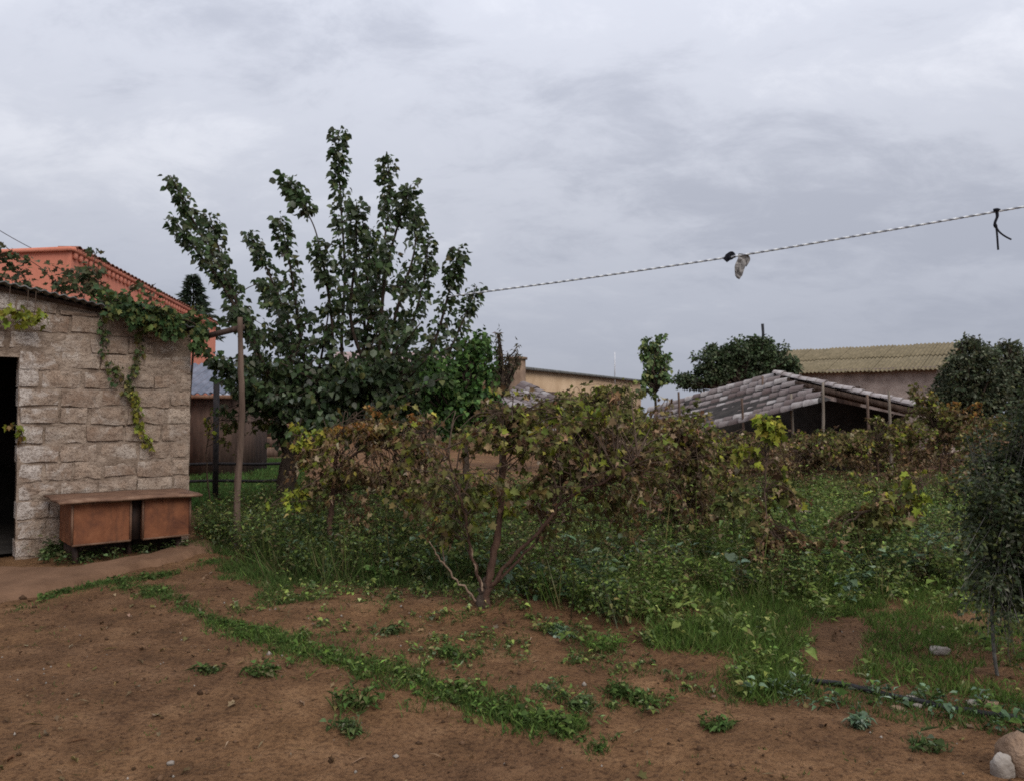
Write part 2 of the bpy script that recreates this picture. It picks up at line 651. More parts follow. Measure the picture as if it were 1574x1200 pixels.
M['asbestos'] = m_noise('grey_corrugated_sheet', (0.085, 0.088, 0.086), (0.19, 0.19, 0.18), 6, 0.9, 60, 0.3, 0.01)
M['orange'] = m_orange()
M['clay_edge'] = m_noise('weathered_clay', (0.16, 0.075, 0.05), (0.30, 0.13, 0.085), 5, 0.9)
M['rust_top'] = m_rust('rusty_plate', (0.075, 0.038, 0.024), (0.17, 0.090, 0.054), (0.25, 0.155, 0.10))
M['rust_box'] = m_rust('orange_brown_box', (0.095, 0.034, 0.018), (0.20, 0.072, 0.031), (0.27, 0.108, 0.050))
M['rust_shade'] = m_rust('shaded_rust', (0.018, 0.013, 0.011), (0.04, 0.022, 0.016), (0.07, 0.035, 0.022))  # rust darkened to carry the shade under and between the boxes
M['metal_dark'] = m_noise('dark_painted_pipe', (0.012, 0.011, 0.012), (0.035, 0.028, 0.027), 12, 0.7, 60, 0.2, 0.004)
M['path'] = m_noise('trodden_clay', (0.112, 0.060, 0.033), (0.190, 0.106, 0.061), 2.6, 0.93, 22, 0.6, 0.03)
M['tile'] = None
M['olive_roof'] = m_noise('ochre_mossy_sheet', (0.13, 0.105, 0.062), (0.215, 0.172, 0.105), 3, 0.92, 12, 0.3, 0.02)
M['plaster_pink'] = m_noise('patchy_pinkish_render', (0.19, 0.142, 0.120), (0.44, 0.355, 0.305), 1.6, 0.95, 10, 0.6, 0.05)
M['plaster_cream'] = m_noise('cream_render', (0.36, 0.245, 0.15), (0.50, 0.36, 0.235), 0.9, 0.95, 6, 0.3, 0.03)
M['pillar'] = m_noise('brown_render', (0.16, 0.105, 0.072), (0.26, 0.18, 0.125), 2, 0.95)
M['roof_pink'] = m_noise('faded_pink_roof', (0.26, 0.185, 0.175), (0.36, 0.27, 0.26), 2, 0.9)
M['roof_blue'] = m_noise('blue_grey_sheet', (0.10, 0.115, 0.150), (0.20, 0.215, 0.265), 3, 0.75, 20, 0.3, 0.02)
M['rope'] = m_leaf('two_tone_rope', 0.0, 0.8, 0.2)
M['cloth'] = m_noise('dirty_pale_cloth', (0.10, 0.09, 0.088), (0.36, 0.335, 0.31), 30, 0.9, 60, 0.5, 0.01)
M['black'] = m_noise('black_cloth', (0.006, 0.006, 0.009), (0.02, 0.02, 0.028), 40)
M['hose'] = m_noise('black_hose', (0.010, 0.010, 0.011), (0.03, 0.028, 0.026), 30, 0.55)
M['stone'] = m_noise('buff_stone', (0.17, 0.105, 0.065), (0.36, 0.245, 0.165), 7, 0.95, 30, 0.9, 0.03)
M['stone_white'] = m_noise('chalky_stone', (0.20, 0.165, 0.135), (0.33, 0.29, 0.25), 9, 0.95, 40, 0.6, 0.02)
M['white_pole'] = m_noise('white_paint', (0.5, 0.5, 0.52), (0.62, 0.62, 0.64), 4)
M['wire'] = m_noise('wire', (0.02, 0.02, 0.024), (0.05, 0.05, 0.055), 20)


def m_tile():
    m, nt, out = mat_new('old_barrel_tile')
    oi = nt.nodes.new('ShaderNodeObjectInfo')
    c = ramp(nt, oi.outputs['Random'], [(0.0, (0.11, 0.084, 0.078)), (0.5, (0.19, 0.158, 0.150)), (0.82, (0.27, 0.24, 0.23)), (1.0, (0.38, 0.35, 0.335))])
    v = pos(nt)
    c = mixc(nt, ramp(nt, noise(nt, v, 9, 4, 0.7), [(0.42, 0.0), (0.7, 0.6)]), c, (0.12, 0.082, 0.078))
    principled(nt, out, c, 0.92, 0.15, bump(nt, noise(nt, v, 30), 0.4, 0.02))
    return m


M['tile'] = m_tile()
M['tile_pale'] = m_noise('pale_ridge_tile', (0.26, 0.21, 0.195), (0.52, 0.47, 0.44), 5, 0.9)

# ------------------------------------------------------------------ ground
def axis(lo_far, lo, hi, hi_far, step, n_far):
    mid = np.arange(lo, hi + step, step)
    a = lo - np.geomspace(step, lo - lo_far, n_far) if lo_far < lo else np.array([])
    b = mid[-1] + np.geomspace(step, hi_far - mid[-1], n_far)
    return np.concatenate([np.sort(a), mid, b])


gx = axis(-500, -7.0, 7.0, 500, 0.05, 34)
gy = axis(-60, 2.2, 12.0, 900, 0.05, 40)
GX, GY = np.meshgrid(gx, gy)
GZ = gh(GX, GY)
nx, ny = len(gx), len(gy)
Vg = np.stack([GX, GY, GZ], -1).reshape(-1, 3)
ii = (np.arange(ny - 1)[:, None] * nx + np.arange(nx - 1)[None, :]).ravel()
Fg = np.concatenate([np.stack([ii, ii + 1, ii + nx + 1], 1), np.stack([ii, ii + nx + 1, ii + nx], 1)])
s = Soup()
s.add(Vg, Fg)
ground = build(s, 'ground', M['soil'], smooth=True)
tag(ground, 'bare reddish brown garden soil', kind='structure')

# trodden clay path along the shed
pa = np.array([gnd(*p)[:2] for p in [(-160, 912), (0, 872), (110, 876), (230, 860), (285, 842), (325, 830)]])
pb = np.array([gnd(*p)[:2] for p in [(-160, 985), (0, 926), (110, 900), (230, 872), (300, 858), (340, 846)]])
n_l, n_w = 70, 14
ta = np.linspace(0, 1, n_l)
A2 = np.stack([np.interp(ta, np.linspace(0, 1, len(pa)), pa[:, i]) for i in (0, 1)], 1)
B2 = np.stack([np.interp(ta, np.linspace(0, 1, len(pb)), pb[:, i]) for i in (0, 1)], 1)
B2 = B2 + (fbm(ta * 14, ta * 0, 21)[:, None] - 0.5) * 0.22 * unit(B2 - A2)
tw = np.linspace(0, 1, n_w)
Pp = A2[:, None, :] * (1 - tw[None, :, None]) + B2[:, None, :] * tw[None, :, None]
hz = 0.065 * np.clip(np.minimum(tw / 0.15, (1 - tw) / 0.16), 0, 1) ** 0.6
endf = np.clip((1 - ta) / 0.08, 0, 1) ** 0.6
zz = gh(Pp[..., 0], Pp[..., 1]) + 0.02 * endf[:, None] + hz[None, :] * endf[:, None] - 0.03
Vp = np.concatenate([Pp, zz[..., None]], -1).reshape(-1, 3)
ii = (np.arange(n_l - 1)[:, None] * n_w + np.arange(n_w - 1)[None, :]).ravel()
Fp = np.concatenate([np.stack([ii, ii + n_w, ii + n_w + 1], 1), np.stack([ii, ii + n_w + 1, ii + 1], 1)])
s = Soup()
s.add(Vp, Fp)
tag(build(s, 'path', M['path'], smooth=True), 'trodden clay path along the shed wall', kind='structure')

# ------------------------------------------------------------------ block shed
WU = np.array([0.77, 0.638, 0.0])
WN = np.array([0.638, -0.77, 0.0])
UP = np.array([0, 0, 1.0])
W0 = np.array([-5.20, 8.15, 0.0])          # bottom of the door jamb corner
W_LEN = 1.76
DOOR_W, DOOR_H, L_EXTRA = 0.95, 2.12, 1.0
shed = thing('stone_shed', 'rough limestone block shed with a dark doorway and creeper on its roof', 'shed', W0)


def wp(u, n, z):
    return W0 + WU * u + WN * n + UP * z


def wall_top(u):
    return 2.80 - 0.165 * u


def prism(s, us, zs, n0, n1):
    """polygon in the wall plane (u,z) extruded from n0 to n1"""
    k = len(us)
    V = [wp(u, n0, z) for u, z in zip(us, zs)] + [wp(u, n1, z) for u, z in zip(us, zs)]
    Fc = []
    for i in range(1, k - 1):
        Fc += [(0, i, i + 1), (k, k + i + 1, k + i)]
    for i in range(k):
        j = (i + 1) % k
        Fc += [(i, i + k, j + k), (i, j + k, j)]
    s.add(V, Fc)


uL0, uL1 = -DOOR_W - L_EXTRA, -DOOR_W
s = Soup()
prism(s, [0.012, W_LEN - 0.012, W_LEN - 0.012, 0.012], [-.1, -.1, wall_top(W_LEN), wall_top(0)], -0.19, -0.045)
prism(s, [uL0 + .01, uL1 - .012, uL1 - .012, uL0 + .01], [-.1, -.1, wall_top(uL1), wall_top(uL0)], -0.19, -0.045)
prism(s, [uL1 - .011, 0.011, 0.011, uL1 - .011], [DOOR_H + .012, DOOR_H + .012, wall_top(0), wall_top(uL1)], -0.188, -0.047)
nu_, nz_ = 96, 150                                        # uneven joints: flush in places, deep in others
for (ua, ub, za, zb) in ((.004, W_LEN - .004, -.1, None), (uL0, -DOOR_W - .004, -.1, None), (-DOOR_W - .003, .0035, DOOR_H + .004, None)):
    U_, Z_ = np.meshgrid(np.linspace(ua, ub, nu_), np.linspace(0, 1, nz_))
    Zt = za + (wall_top(U_) - za) * Z_
    N_ = -.029 + .055 * (fbm(U_ * 4 + 3, Zt * 6, 61, 3) - .35) + .012 * (fbm(U_ * 26, Zt * 26, 64, 2) - .5)
    N_ = np.minimum(N_, .004)
    Vm = W0 + U_[..., None] * WU + N_[..., None] * WN + Zt[..., None] * UP
    a_ = (np.arange(nz_ - 1)[:, None] * nu_ + np.arange(nu_ - 1)[None, :]).ravel()
    s.add(Vm.reshape(-1, 3), np.concatenate([np.stack([a_, a_ + 1, a_ + nu_ + 1], 1), np.stack([a_, a_ + nu_ + 1, a_ + nu_], 1)]))
wall = build(s, 'wall', M['mortar'], shed)
# the other walls and the floor inside
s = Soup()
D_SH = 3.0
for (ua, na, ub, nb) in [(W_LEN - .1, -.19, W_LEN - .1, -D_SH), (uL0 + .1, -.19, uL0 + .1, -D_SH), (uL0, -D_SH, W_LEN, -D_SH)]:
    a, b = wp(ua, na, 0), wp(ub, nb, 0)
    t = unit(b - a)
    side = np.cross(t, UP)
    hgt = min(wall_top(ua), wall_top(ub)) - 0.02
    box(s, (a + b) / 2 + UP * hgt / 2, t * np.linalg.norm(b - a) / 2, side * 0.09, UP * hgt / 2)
build(s, 'rear_wall', M['plaster_shade'], shed)  # doorway shade is put into the wall colour
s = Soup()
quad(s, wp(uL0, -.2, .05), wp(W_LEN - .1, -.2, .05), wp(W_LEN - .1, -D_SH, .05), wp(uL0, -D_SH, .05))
build(s, 'inside_floor', M['plaster_shade'], shed)  # same near-black colour, interior shade painted in


def block_mesh(k):
    """unit block, front on -y: knobbly front face, broken edges (40 triangles)"""
    r = np.random.default_rng(100 + k)
    nx_, nz_ = 5, 3
    V, ids = [], {}
    xs = np.array([-.5, -.27, 0, .27, .5])
    zs = np.array([-.5, 0, .5])
    for i, x_ in enumerate(xs):
        for j, z_ in enumerate(zs):
            edge = i in (0, nx_ - 1) or j in (0, nz_ - 1)
            px = x_ + r.normal(0, .012) - (np.sign(x_) * abs(r.normal(0, .018)) if i in (0, 4) else 0)
            pz = z_ + r.normal(0, .02) - (np.sign(z_) * abs(r.normal(0, .045)) if j in (0, 2) else 0)
            py = -.5 + (abs(r.normal(.035, .03)) if edge else r.normal(0, .013))
            ids[(i, j)] = len(V)
            V.append((px, py, pz))
    Fc = []
    for i in range(nx_ - 1):
        for j in range(nz_ - 1):
            a, b, c_, d = ids[(i, j)], ids[(i + 1, j)], ids[(i + 1, j + 1)], ids[(i, j + 1)]
            Fc += [(a, b, c_), (a, c_, d)] if r.random() < .5 else [(a, b, d), (b, c_, d)]
    loop = [(i, 0) for i in range(nx_)] + [(nx_ - 1, 1)] + [(i, nz_ - 1) for i in range(nx_ - 1, -1, -1)] + [(0, 1)]
    b0 = len(V)
    for (i, j) in loop:
        V.append((xs[i] * .985, .5, zs[j] * .97))
    m_ = len(loop)
    for q_ in range(m_):
        a, b = ids[loop[q_]], ids[loop[(q_ + 1) % m_]]
        Fc += [(a, b0 + q_, b0 + (q_ + 1) % m_), (a, b0 + (q_ + 1) % m_, b)]
    me = bpy.data.meshes.new('block')
    me.from_pydata(V, [], Fc)
    me.materials.append(M['block'])
    return me


BLK = [block_mesh(k) for k in range(24)]


def place_block(u0, u1, z0, z1, tilt=None):
    w, h, d = u1 - u0, z1 - z0, 0.21
    n = random.uniform(-0.006, 0.008)
    a = random.gauss(0, 0.008) if tilt is None else tilt
    ca, sa = math.cos(a), math.sin(a)
    X = WU * ca + UP * sa
    Z = -WU * sa + UP * ca
    Mx = np.eye(4)
    Mx[:3, 0], Mx[:3, 1], Mx[:3, 2] = X * w, -WN * d, Z * h      # local -y looks out of the wall
    Mx[:3, 3] = wp((u0 + u1) / 2, n - d / 2 + 0.0, (z0 + z1) / 2)
    instance(random.choice(BLK), 'block', wall, Mx)


CH, GAP = 0.2, 0.012
for r_ in range(-1, 14):
    z0 = r_ * CH + 0.0
    spans = [(0, W_LEN), (uL0, uL1)] if z0 + CH * 0.5 < DOOR_H else [(uL0, W_LEN)]
    for (sa, sb) in spans:
        u = sa
        first = random.choice([0.2, 0.39, 0.30, 0.25]) if sa == 0 else 0.39 * (0.5 + 0.5 * (r_ % 2))
        while u < sb - 0.02:
            w = first if u == sa else random.choice([0.39, 0.39, 0.39, 0.36, 0.28])
            e_ = min(u + w, sb)
            if sb - e_ < 0.12:
                e_ = sb
            zt = min(z0 + CH, wall_top(e_) - 0.015)
            if zt - z0 > 0.06 and e_ - u > 0.04:
                dz = random.uniform(-0.006, 0.006)
                place_block(u + GAP * random.choice([0.2, .6, 1.8]), e_ - GAP * random.choice([.2, .5, 1.4]), z0 + GAP * random.choice([.3, .8, 1.4, 2.2]) + dz, zt + dz - 0.002)
            u = e_

# corrugated roof, ridges running back from the front wall
s = Soup()
nu, nn = 260, 6
uu = np.linspace(uL0 - .12, W_LEN + 0.16, nu)
rows = []
for k, n_ in enumerate(np.linspace(0.16, -D_SH - 0.1, nn)):
    rows.append([wp(u, n_ + 0.012 * math.sin(u * 3), wall_top(u) + 0.055 + 0.010 * math.sin(u * 2 * math.pi / 0.09) + 0.008 * math.sin(u * 2.3 + 1)) for u in uu])
Vt = np.array(rows)
Vb = Vt - UP * 0.012
allv = np.concatenate([Vt.reshape(-1, 3), Vb.reshape(-1, 3)])
Fc = []
for k in range(nn - 1):
    for j in range(nu - 1):
        a = k * nu + j
        Fc += [(a, a + 1, a + nu + 1), (a, a + nu + 1, a + nu)]
        b = a + nn * nu
        Fc += [(b, b + nu + 1, b + 1), (b, b + nu, b + nu + 1)]
for j in range(nu - 1):
    Fc += [(j, j + nn * nu, j + 1), (j + 1, j + nn * nu, j + nn * nu + 1)]
s.add(allv, Fc)
build(s, 'roof', M['asbestos'], shed, smooth=True)
s = Soup()
for n_ in (0.02, -1.4, -2.8):
    beam(s, wp(uL0 - .1, n_ - .05, wall_top(uL0) + 0.012), wp(W_LEN + .1, n_ - .05, wall_top(W_LEN) + 0.0), 0.06, 0.04)
build(s, 'rafter', M['wood_dark'], shed)

# ------------------------------------------------------------------ rusty workbench with two boxes
BU, BN = np.array([0.76, 0.65, 0]), np.array([0.65, -0.76, 0])
B0 = np.array([-4.42, 7.82, 0.0])
bench = thing('metal_workbench', 'rusty brown workbench of two orange-brown metal boxes under one warped plate, against the shed', 'workbench', B0)


def bp(u, n, z):
    return B0 + BU * u + BN * n + UP * z


def dented_box(u0, u1, n0, n1, z0, z1, mat, name, parent, bulge=0.012):
    """closed sheet-metal box with a subdivided, slightly dented front and rolled edges"""
    s = Soup()
    nu_, nz_ = 7, 5
    for (fn, flip) in (('front', 0), ('left', 1), ('right', 0), ('back', 1)):
        rows = []
        for i in range(nu_):
            for j in range(nz_):
                a, b = i / (nu_ - 1), j / (nz_ - 1)
                d = bulge * math.sin(math.pi * a) * math.sin(math.pi * b) * random.uniform(-1.0, 0.3) - 0.006 * (abs(a - .5) > .49 or abs(b - .5) > .49)
                z = z0 + (z1 - z0) * b
                if fn == 'front':
                    p = bp(u0 + (u1 - u0) * a, n0 + d, z)
                elif fn == 'back':
                    p = bp(u0 + (u1 - u0) * a, n1, z)
                elif fn == 'left':
                    p = bp(u0 - d, n0 + (n1 - n0) * a, z)
                else:
                    p = bp(u1 + d, n0 + (n1 - n0) * a, z)
                rows.append(p)
        Fc = []
        for i in range(nu_ - 1):
            for j in range(nz_ - 1):
                a = i * nz_ + j
                q = [(a, a + nz_, a + nz_ + 1), (a, a + nz_ + 1, a + 1)]
                Fc += [t[::-1] if flip else t for t in q]
        s.add(rows, Fc)
    quad(s, bp(u0, n0, z0), bp(u0, n1, z0), bp(u1, n1, z0), bp(u1, n0, z0))
    quad(s, bp(u0, n0, z1), bp(u1, n0, z1), bp(u1, n1, z1), bp(u0, n1, z1))
    return build(s, name, mat, parent)


BX = [(0.0, 0.545), (0.665, 1.15)]
for k, (u0, u1) in enumerate(BX):
    bxo = dented_box(u0, u1, 0.0, -0.60, 0.20, 0.625, M['rust_box'], 'box', bench)
    s = Soup()                                           # rolled rim round the front
    for (a, b) in (((u0, .205), (u1, .205)), ((u0, .62), (u1, .62)), ((u0, .205), (u0, .62)), ((u1, .205), (u1, .62))):
        beam(s, bp(a[0], 0.004, a[1]), bp(b[0], 0.004, b[1]), 0.018, 0.018)
    build(s, 'rim', M['rust_top'], bxo)
s = Soup()
nu_, nn_ = 22, 8
us, ns = np.linspace(-0.14, 1.24, nu_), np.linspace(0.10, -0.70, nn_)
for sgn, zo in ((1, 0.0), (-1, -0.022)):
    V = [bp(u + 0.012 * math.sin(9 * n), n + (0.005 * math.sin(u * 5) + 0.006 * math.sin(u * 23) if n > 0 else 0),
            0.668 + zo + 0.004 * math.sin(u * 3.1 + 0.5) + 0.003 * math.sin(u * 9 + n * 7) - (0.014 if n > 0.09 else 0)) for u in us for n in ns]
    Fc = []
    for i in range(nu_ - 1):
        for j in range(nn_ - 1):
            a = i * nn_ + j
            q = [(a, a + 1, a + nn_ + 1), (a, a + nn_ + 1, a + nn_)]
            Fc += q if sgn < 0 else [t[::-1] for t in q]
    s.add(V, Fc)
Vv = s.v
n_top = nu_ * nn_
Fc = []
loop = [i * nn_ for i in range(nu_)] + [(nu_ - 1) * nn_ + j for j in range(1, nn_)] + [i * nn_ + nn_ - 1 for i in range(nu_ - 2, -1, -1)] + [j for j in range(nn_ - 2, 0, -1)]
for a, b in zip(loop, loop[1:] + loop[:1]):
    Fc += [(a, a + n_top, b + n_top), (a, b + n_top, b)]
s.f.append(np.array(Fc))
build(s, 'top_plate', M['rust_top'], bench)
s = Soup()
box(s, bp(0.605, -0.33, 0.41), BU * 0.058, BN * 0.25, UP * 0.21)
build(s, 'kneehole_shade', M['rust_shade'], bench)  # dark block fills the gap, painted in place of its shade
for (u, n) in ((0.06, -0.12), (1.06, -0.10), (0.06, -0.52), (1.06, -0.52), (0.60, -0.25)):
    s = Soup()
    beam(s, bp(u, n, -0.05), bp(u, n, 0.202), 0.05, 0.05)
    build(s, 'leg', M['rust_shade'], bench)
s = Soup()
beam(s, bp(0.02, -0.30, 0.12), bp(1.12, -0.30, 0.12), 0.03, 0.20)
build(s, 'stretcher', M['rust_shade'], bench)

# ------------------------------------------------------------------ houses and sheds behind
def frame(c, x, y, z):
    Mx = np.eye(4)
    Mx[:3, 0], Mx[:3, 1], Mx[:3, 2], Mx[:3, 3] = x, y, z, c
    return Mx


def unit_box_mesh(name, mat):
    s = Soup()
    box(s, (0, 0, 0), (.5, 0, 0), (0, .5, 0), (0, 0, .5))
    me = s.mesh(name)
    me.materials.append(mat)
    return me


def half_tile_mesh(name, mat, n=7, taper=0.8, th=0.10):
    """barrel tile: half pipe along +x, unit length, unit radius, with thickness"""
    s = Soup()
    V, Fc = [], []
    for (x, r) in ((0.0, taper), (1.0, 1.0)):
        for k in range(n):
            a = math.pi * k / (n - 1)
            V.append((x, r * math.cos(a), r * math.sin(a)))
        for k in range(n):
            a = math.pi * k / (n - 1)
            V.append((x, (r - th) * math.cos(a), (r - th) * math.sin(a)))
    for k in range(n - 1):
        a, b = k, k + 2 * n
        Fc += [(a, a + 1, b + 1), (a, b + 1, b)]
        a, b = k + n, k + 3 * n
        Fc += [(a, b + 1, a + 1), (a, b, b + 1)]
        for o in (0, 2 * n):
            Fc += [(o + k, o + k + n, o + k + 1), (o + k + 1, o + k + n, o + k + n + 1)]
    s.add(V, Fc)
    me = s.mesh(name, smooth=True)
    me.materials.append(mat)
    return me


TILE = half_tile_mesh('tile', M['tile'])
TILE_PALE = half_tile_mesh('tile', M['tile_pale'])
TILE_CLAY = half_tile_mesh('tile', M['clay_edge'], 5)

# orange house
OC = np.array([-8.02, 14.0, 0])
OR = np.array([-9.79, 25.5, 0])
OL = OC + unit(np.array([-0.985, 0.17, 0])) * 6.0
OB = OL + (OR - OC)
OH = 4.52
house = thing('orange_house', 'flat roofed house painted orange with a toothed brick cornice, behind the block shed', 'house', OC)
s = Soup()
for a, b in ((OL, OC), (OC, OR), (OR, OB), (OB, OL)):
    quad(s, a - UP * .2, b - UP * .2, b + UP * OH, a + UP * OH)
quad(s, OL + UP * (OH - .05), OC + UP * (OH - .05), OR + UP * (OH - .05), OB + UP * (OH - .05))
build(s, 'wall', M['orange'], house)
s = Soup()
BR = unit_box_mesh('brick', M['orange'])
for a, b in ((OL, OC), (OC, OR)):
    t = unit(b - a)
    nrm = np.array([t[1], -t[0], 0])
    L = np.linalg.norm(b - a)
    c = (a + b) / 2
    box(s, c + UP * (OH + 0.02), t * (L / 2 + .04), nrm * 0.07, UP * 0.035)
cornice = build(s, 'cornice', M['orange'], house)
for a, b in ((OC, OR),):
    t = unit(b - a)
    nrm = np.array([t[1], -t[0], 0])
    L = np.linalg.norm(b - a)
    for k in range(int(L / 0.24)):
        p = a + t * (0.12 + k * 0.24)
        instance(BR, 'brick', cornice, frame(p + nrm * 0.02 + UP * (OH - .09), t * .13, nrm * .055, UP * .11))
        instance(TILE_CLAY, 'tile', cornice, frame(p - nrm * .25 + UP * (OH + .055), nrm * .36, -t * .11, UP * .045))

# ochre roofed house, turned about 37 degrees
HR = at(1440, 563, 29.5)
dU = unit(np.array([-3.5, 2.6, 0]))
dB = unit(np.array([2.6, 3.5, 0]))
EAVE = HR[2]
H0 = np.array([HR[0], HR[1], 0])
HL, HD = 9.0, 4.4
RIDGE = at(1465, 527, 33.1)[2]
oh = thing('ochre_roof_house', 'long low house with ochre corrugated roof and patchy pinkish wall', 'house', H0)
s = Soup()
pts = [H0, H0 + dU * HL, H0 + dU * HL + dB * 2 * HD, H0 + dB * 2 * HD]
for i in range(4):
    a, b = pts[i], pts[(i + 1) % 4]
    quad(s, b - UP * .2, a - UP * .2, a + UP * EAVE, b + UP * EAVE)
for p in (H0, H0 + dU * HL):
    s.add([p + UP * EAVE, p + dB * 2 * HD + UP * EAVE, p + dB * HD + UP * (RIDGE - .02)], [(0, 1, 2)])
build(s, 'wall', M['plaster_pink'], oh)


def sheet_mesh(name, mat, w, L, waves, amp, th=0.03):
    s = Soup()
    n = waves * 6 + 1
    V, Fc = [], []
    for top in (0, -th):
        for y in (0, L):
            for k in range(n):
                V.append((w * k / (n - 1), y, amp * math.sin(2 * math.pi * waves * k / (n - 1)) + top))
    for k in range(n - 1):
        Fc += [(k, k + 1, k + n + 1), (k, k + n + 1, k + n)]
        a = k + 2 * n
        Fc += [(a, a + n + 1, a + 1), (a, a + n, a + n + 1)]
        Fc += [(k, a, k + 1), (k + 1, a, a + 1)]
    s.add(V, Fc)
    me = s.mesh(name, smooth=True)
    me.materials.append(mat)
    return me


SH = sheet_mesh('roof_sheet', M['olive_roof'], 1.0, 1.0, 6, 0.03)
slope = unit(dB * HD + UP * (RIDGE - EAVE))
SL = math.hypot(HD, RIDGE - EAVE) + .35
nrm_s = unit(np.cross(dU, slope))
if nrm_s[2] < 0:
    nrm_s = -nrm_s
slope2 = unit(-dB * HD + UP * (RIDGE - EAVE))
nrm_2 = unit(np.cross(slope2, dU))
if nrm_2[2] < 0:
    nrm_2 = -nrm_2
for k in range(11):
    for j in range(2):
        p = H0 - dU * 0.35 + dU * (k * 0.88) + UP * (EAVE + .03 - .07) - slope * .35 + slope * j * SL / 2 + nrm_s * (0.035 * j + .02 * (k % 2) + random.uniform(0, .02))
        instance(SH, 'roof_sheet', oh, frame(p, dU * 0.94, slope * (SL / 2 + .12 * (1 - j)), nrm_s))
    p = H0 - dU * 0.35 + dU * (k * 0.88) + dB * 2 * HD + UP * (EAVE + .03 - .07) - slope2 * .35 + nrm_2 * .02 * (k % 2)
    instance(SH, 'roof_sheet', oh, frame(p, dU * 0.94, slope2 * SL, nrm_2))
for u in (3.2, 6.4):
    s = Soup()
    c = H0 + dU * u + UP * 2.2
    box(s, c - dB * .02, dU * .45, dB * .03, UP * .5)
    w_ = build(s, 'window', M['wood_dark'], oh)

# cream house with a brown corner pillar
CA, CB = at(800, 568, 35), at(985, 588, 48)
ca, cb = np.array([CA[0], CA[1], 0]), np.array([CB[0], CB[1], 0])
cu = unit(cb - ca)
cn = np.array([-cu[1], cu[0], 0])
ch = thing('cream_house', 'far cream rendered house with a thin grey roof edge and white mast', 'house', ca)
s = Soup()
Lc = np.linalg.norm(cb - ca)
CHH = CA[2]
box(s, (ca + cb) / 2 + cn * 3 + UP * CHH / 2, cu * Lc / 2, cn * 3, UP * (CHH / 2))
build(s, 'wall', M['plaster_cream'], ch)
s = Soup()
box(s, (ca + cb) / 2 + cn * 3 + UP * (CHH + .06), cu * (Lc / 2 + .25), cn * 3.25, UP * .06)
build(s, 'roof', M['asbestos'], ch)
s = Soup()
box(s, ca - cu * .3 + UP * 2.0, cu * .28, cn * .28, UP * 2.05)
build(s, 'pillar', M['pillar'], ch)
s = Soup()
box(s, ca - cu * .3 + UP * 4.1, cu * .34, cn * .34, UP * .06)
build(s, 'pillar_cap', M['pillar'], ch)
s = Soup()
mp_ = at(945, 575, 44)
tube(s, [mp_ - UP * .6, mp_ + UP * 1.25], 0.035, 6)
build(s, 'mast', M['white_pole'], ch)
for k in range(3):
    s = Soup()
    c = ca + cu * (3 + 4 * k) - cn * .02 + UP * 2.1
    box(s, c, cu * .5, cn * .04, UP * .6)
    build(s, 'window', M['wood_dark'], ch)

# pink roofed house glimpsed through the tree
pk = at(606, 560, 46)
pkb = np.array([pk[0], pk[1], 0])
ph = thing('pink_roof_house', 'far house with faded pink gable roof glimpsed through the dark tree', 'house', pkb)
s = Soup()
box(s, pkb + UP * 1.6, np.array([3.2, 0, 0]), np.array([0, 2.5, 0]), UP * 1.6)
build(s, 'wall', M['plaster_cream'], ph)
s = Soup()
rz = at(606, 541, 46)[2]
for sg in (-1, 1):
    a = pkb + np.array([-3.5, sg * 2.9, 3.15])
    b = pkb + np.array([3.5, sg * 2.9, 3.15])
    c = pkb + np.array([3.5, 0, rz])
    d = pkb + np.array([-3.5, 0, rz])
    quad(s, a, b, c, d)
for sg in (-1, 1):
    s.add([pkb + np.array([sg * 3.2, -2.6, 3.16]), pkb + np.array([sg * 3.2, 2.6, 3.16]), pkb + np.array([sg * 3.2, 0, rz - .03])], [(0, 1, 2)])
build(s, 'roof', M['roof_pink'], ph)

# low shed with blue-grey sheet roof right of the block shed
bs = at(300, 620, 19)
bsb = np.array([bs[0], bs[1], 0])
bsh = thing('sheet_metal_shed', 'low shed with blue-grey sheet roof just right of the block shed', 'shed', bsb)
s = Soup()
box(s, bsb + UP * 1.0 + np.array([0.1, 1.2, 0]), np.array([.95, 0, 0]), np.array([0, 1.1, 0]), UP * 1.0)
build(s, 'wall', M['wood_dark'], bsh)
SHB = sheet_mesh('roof_sheet', M['roof_blue'], 1.0, 1.0, 4, 0.03)
for k in range(3):
    sl = unit(np.array([0, 2.4, 0.85]))
    instance(SHB, 'roof_sheet', bsh, frame(bsb + np.array([-1.05 + k * .72, -.15, 2.05 + .015 * k]), np.array([.78, 0, 0]), sl * 2.7, unit(np.cross(np.array([1, 0, 0]), sl))))
s = Soup()
beam(s, bsb + np.array([-1.05, -.18, 1.98]), bsb + np.array([1.15, -.18, 1.98]), .05, .09)
build(s, 'fascia', M['rust_top'], bsh)

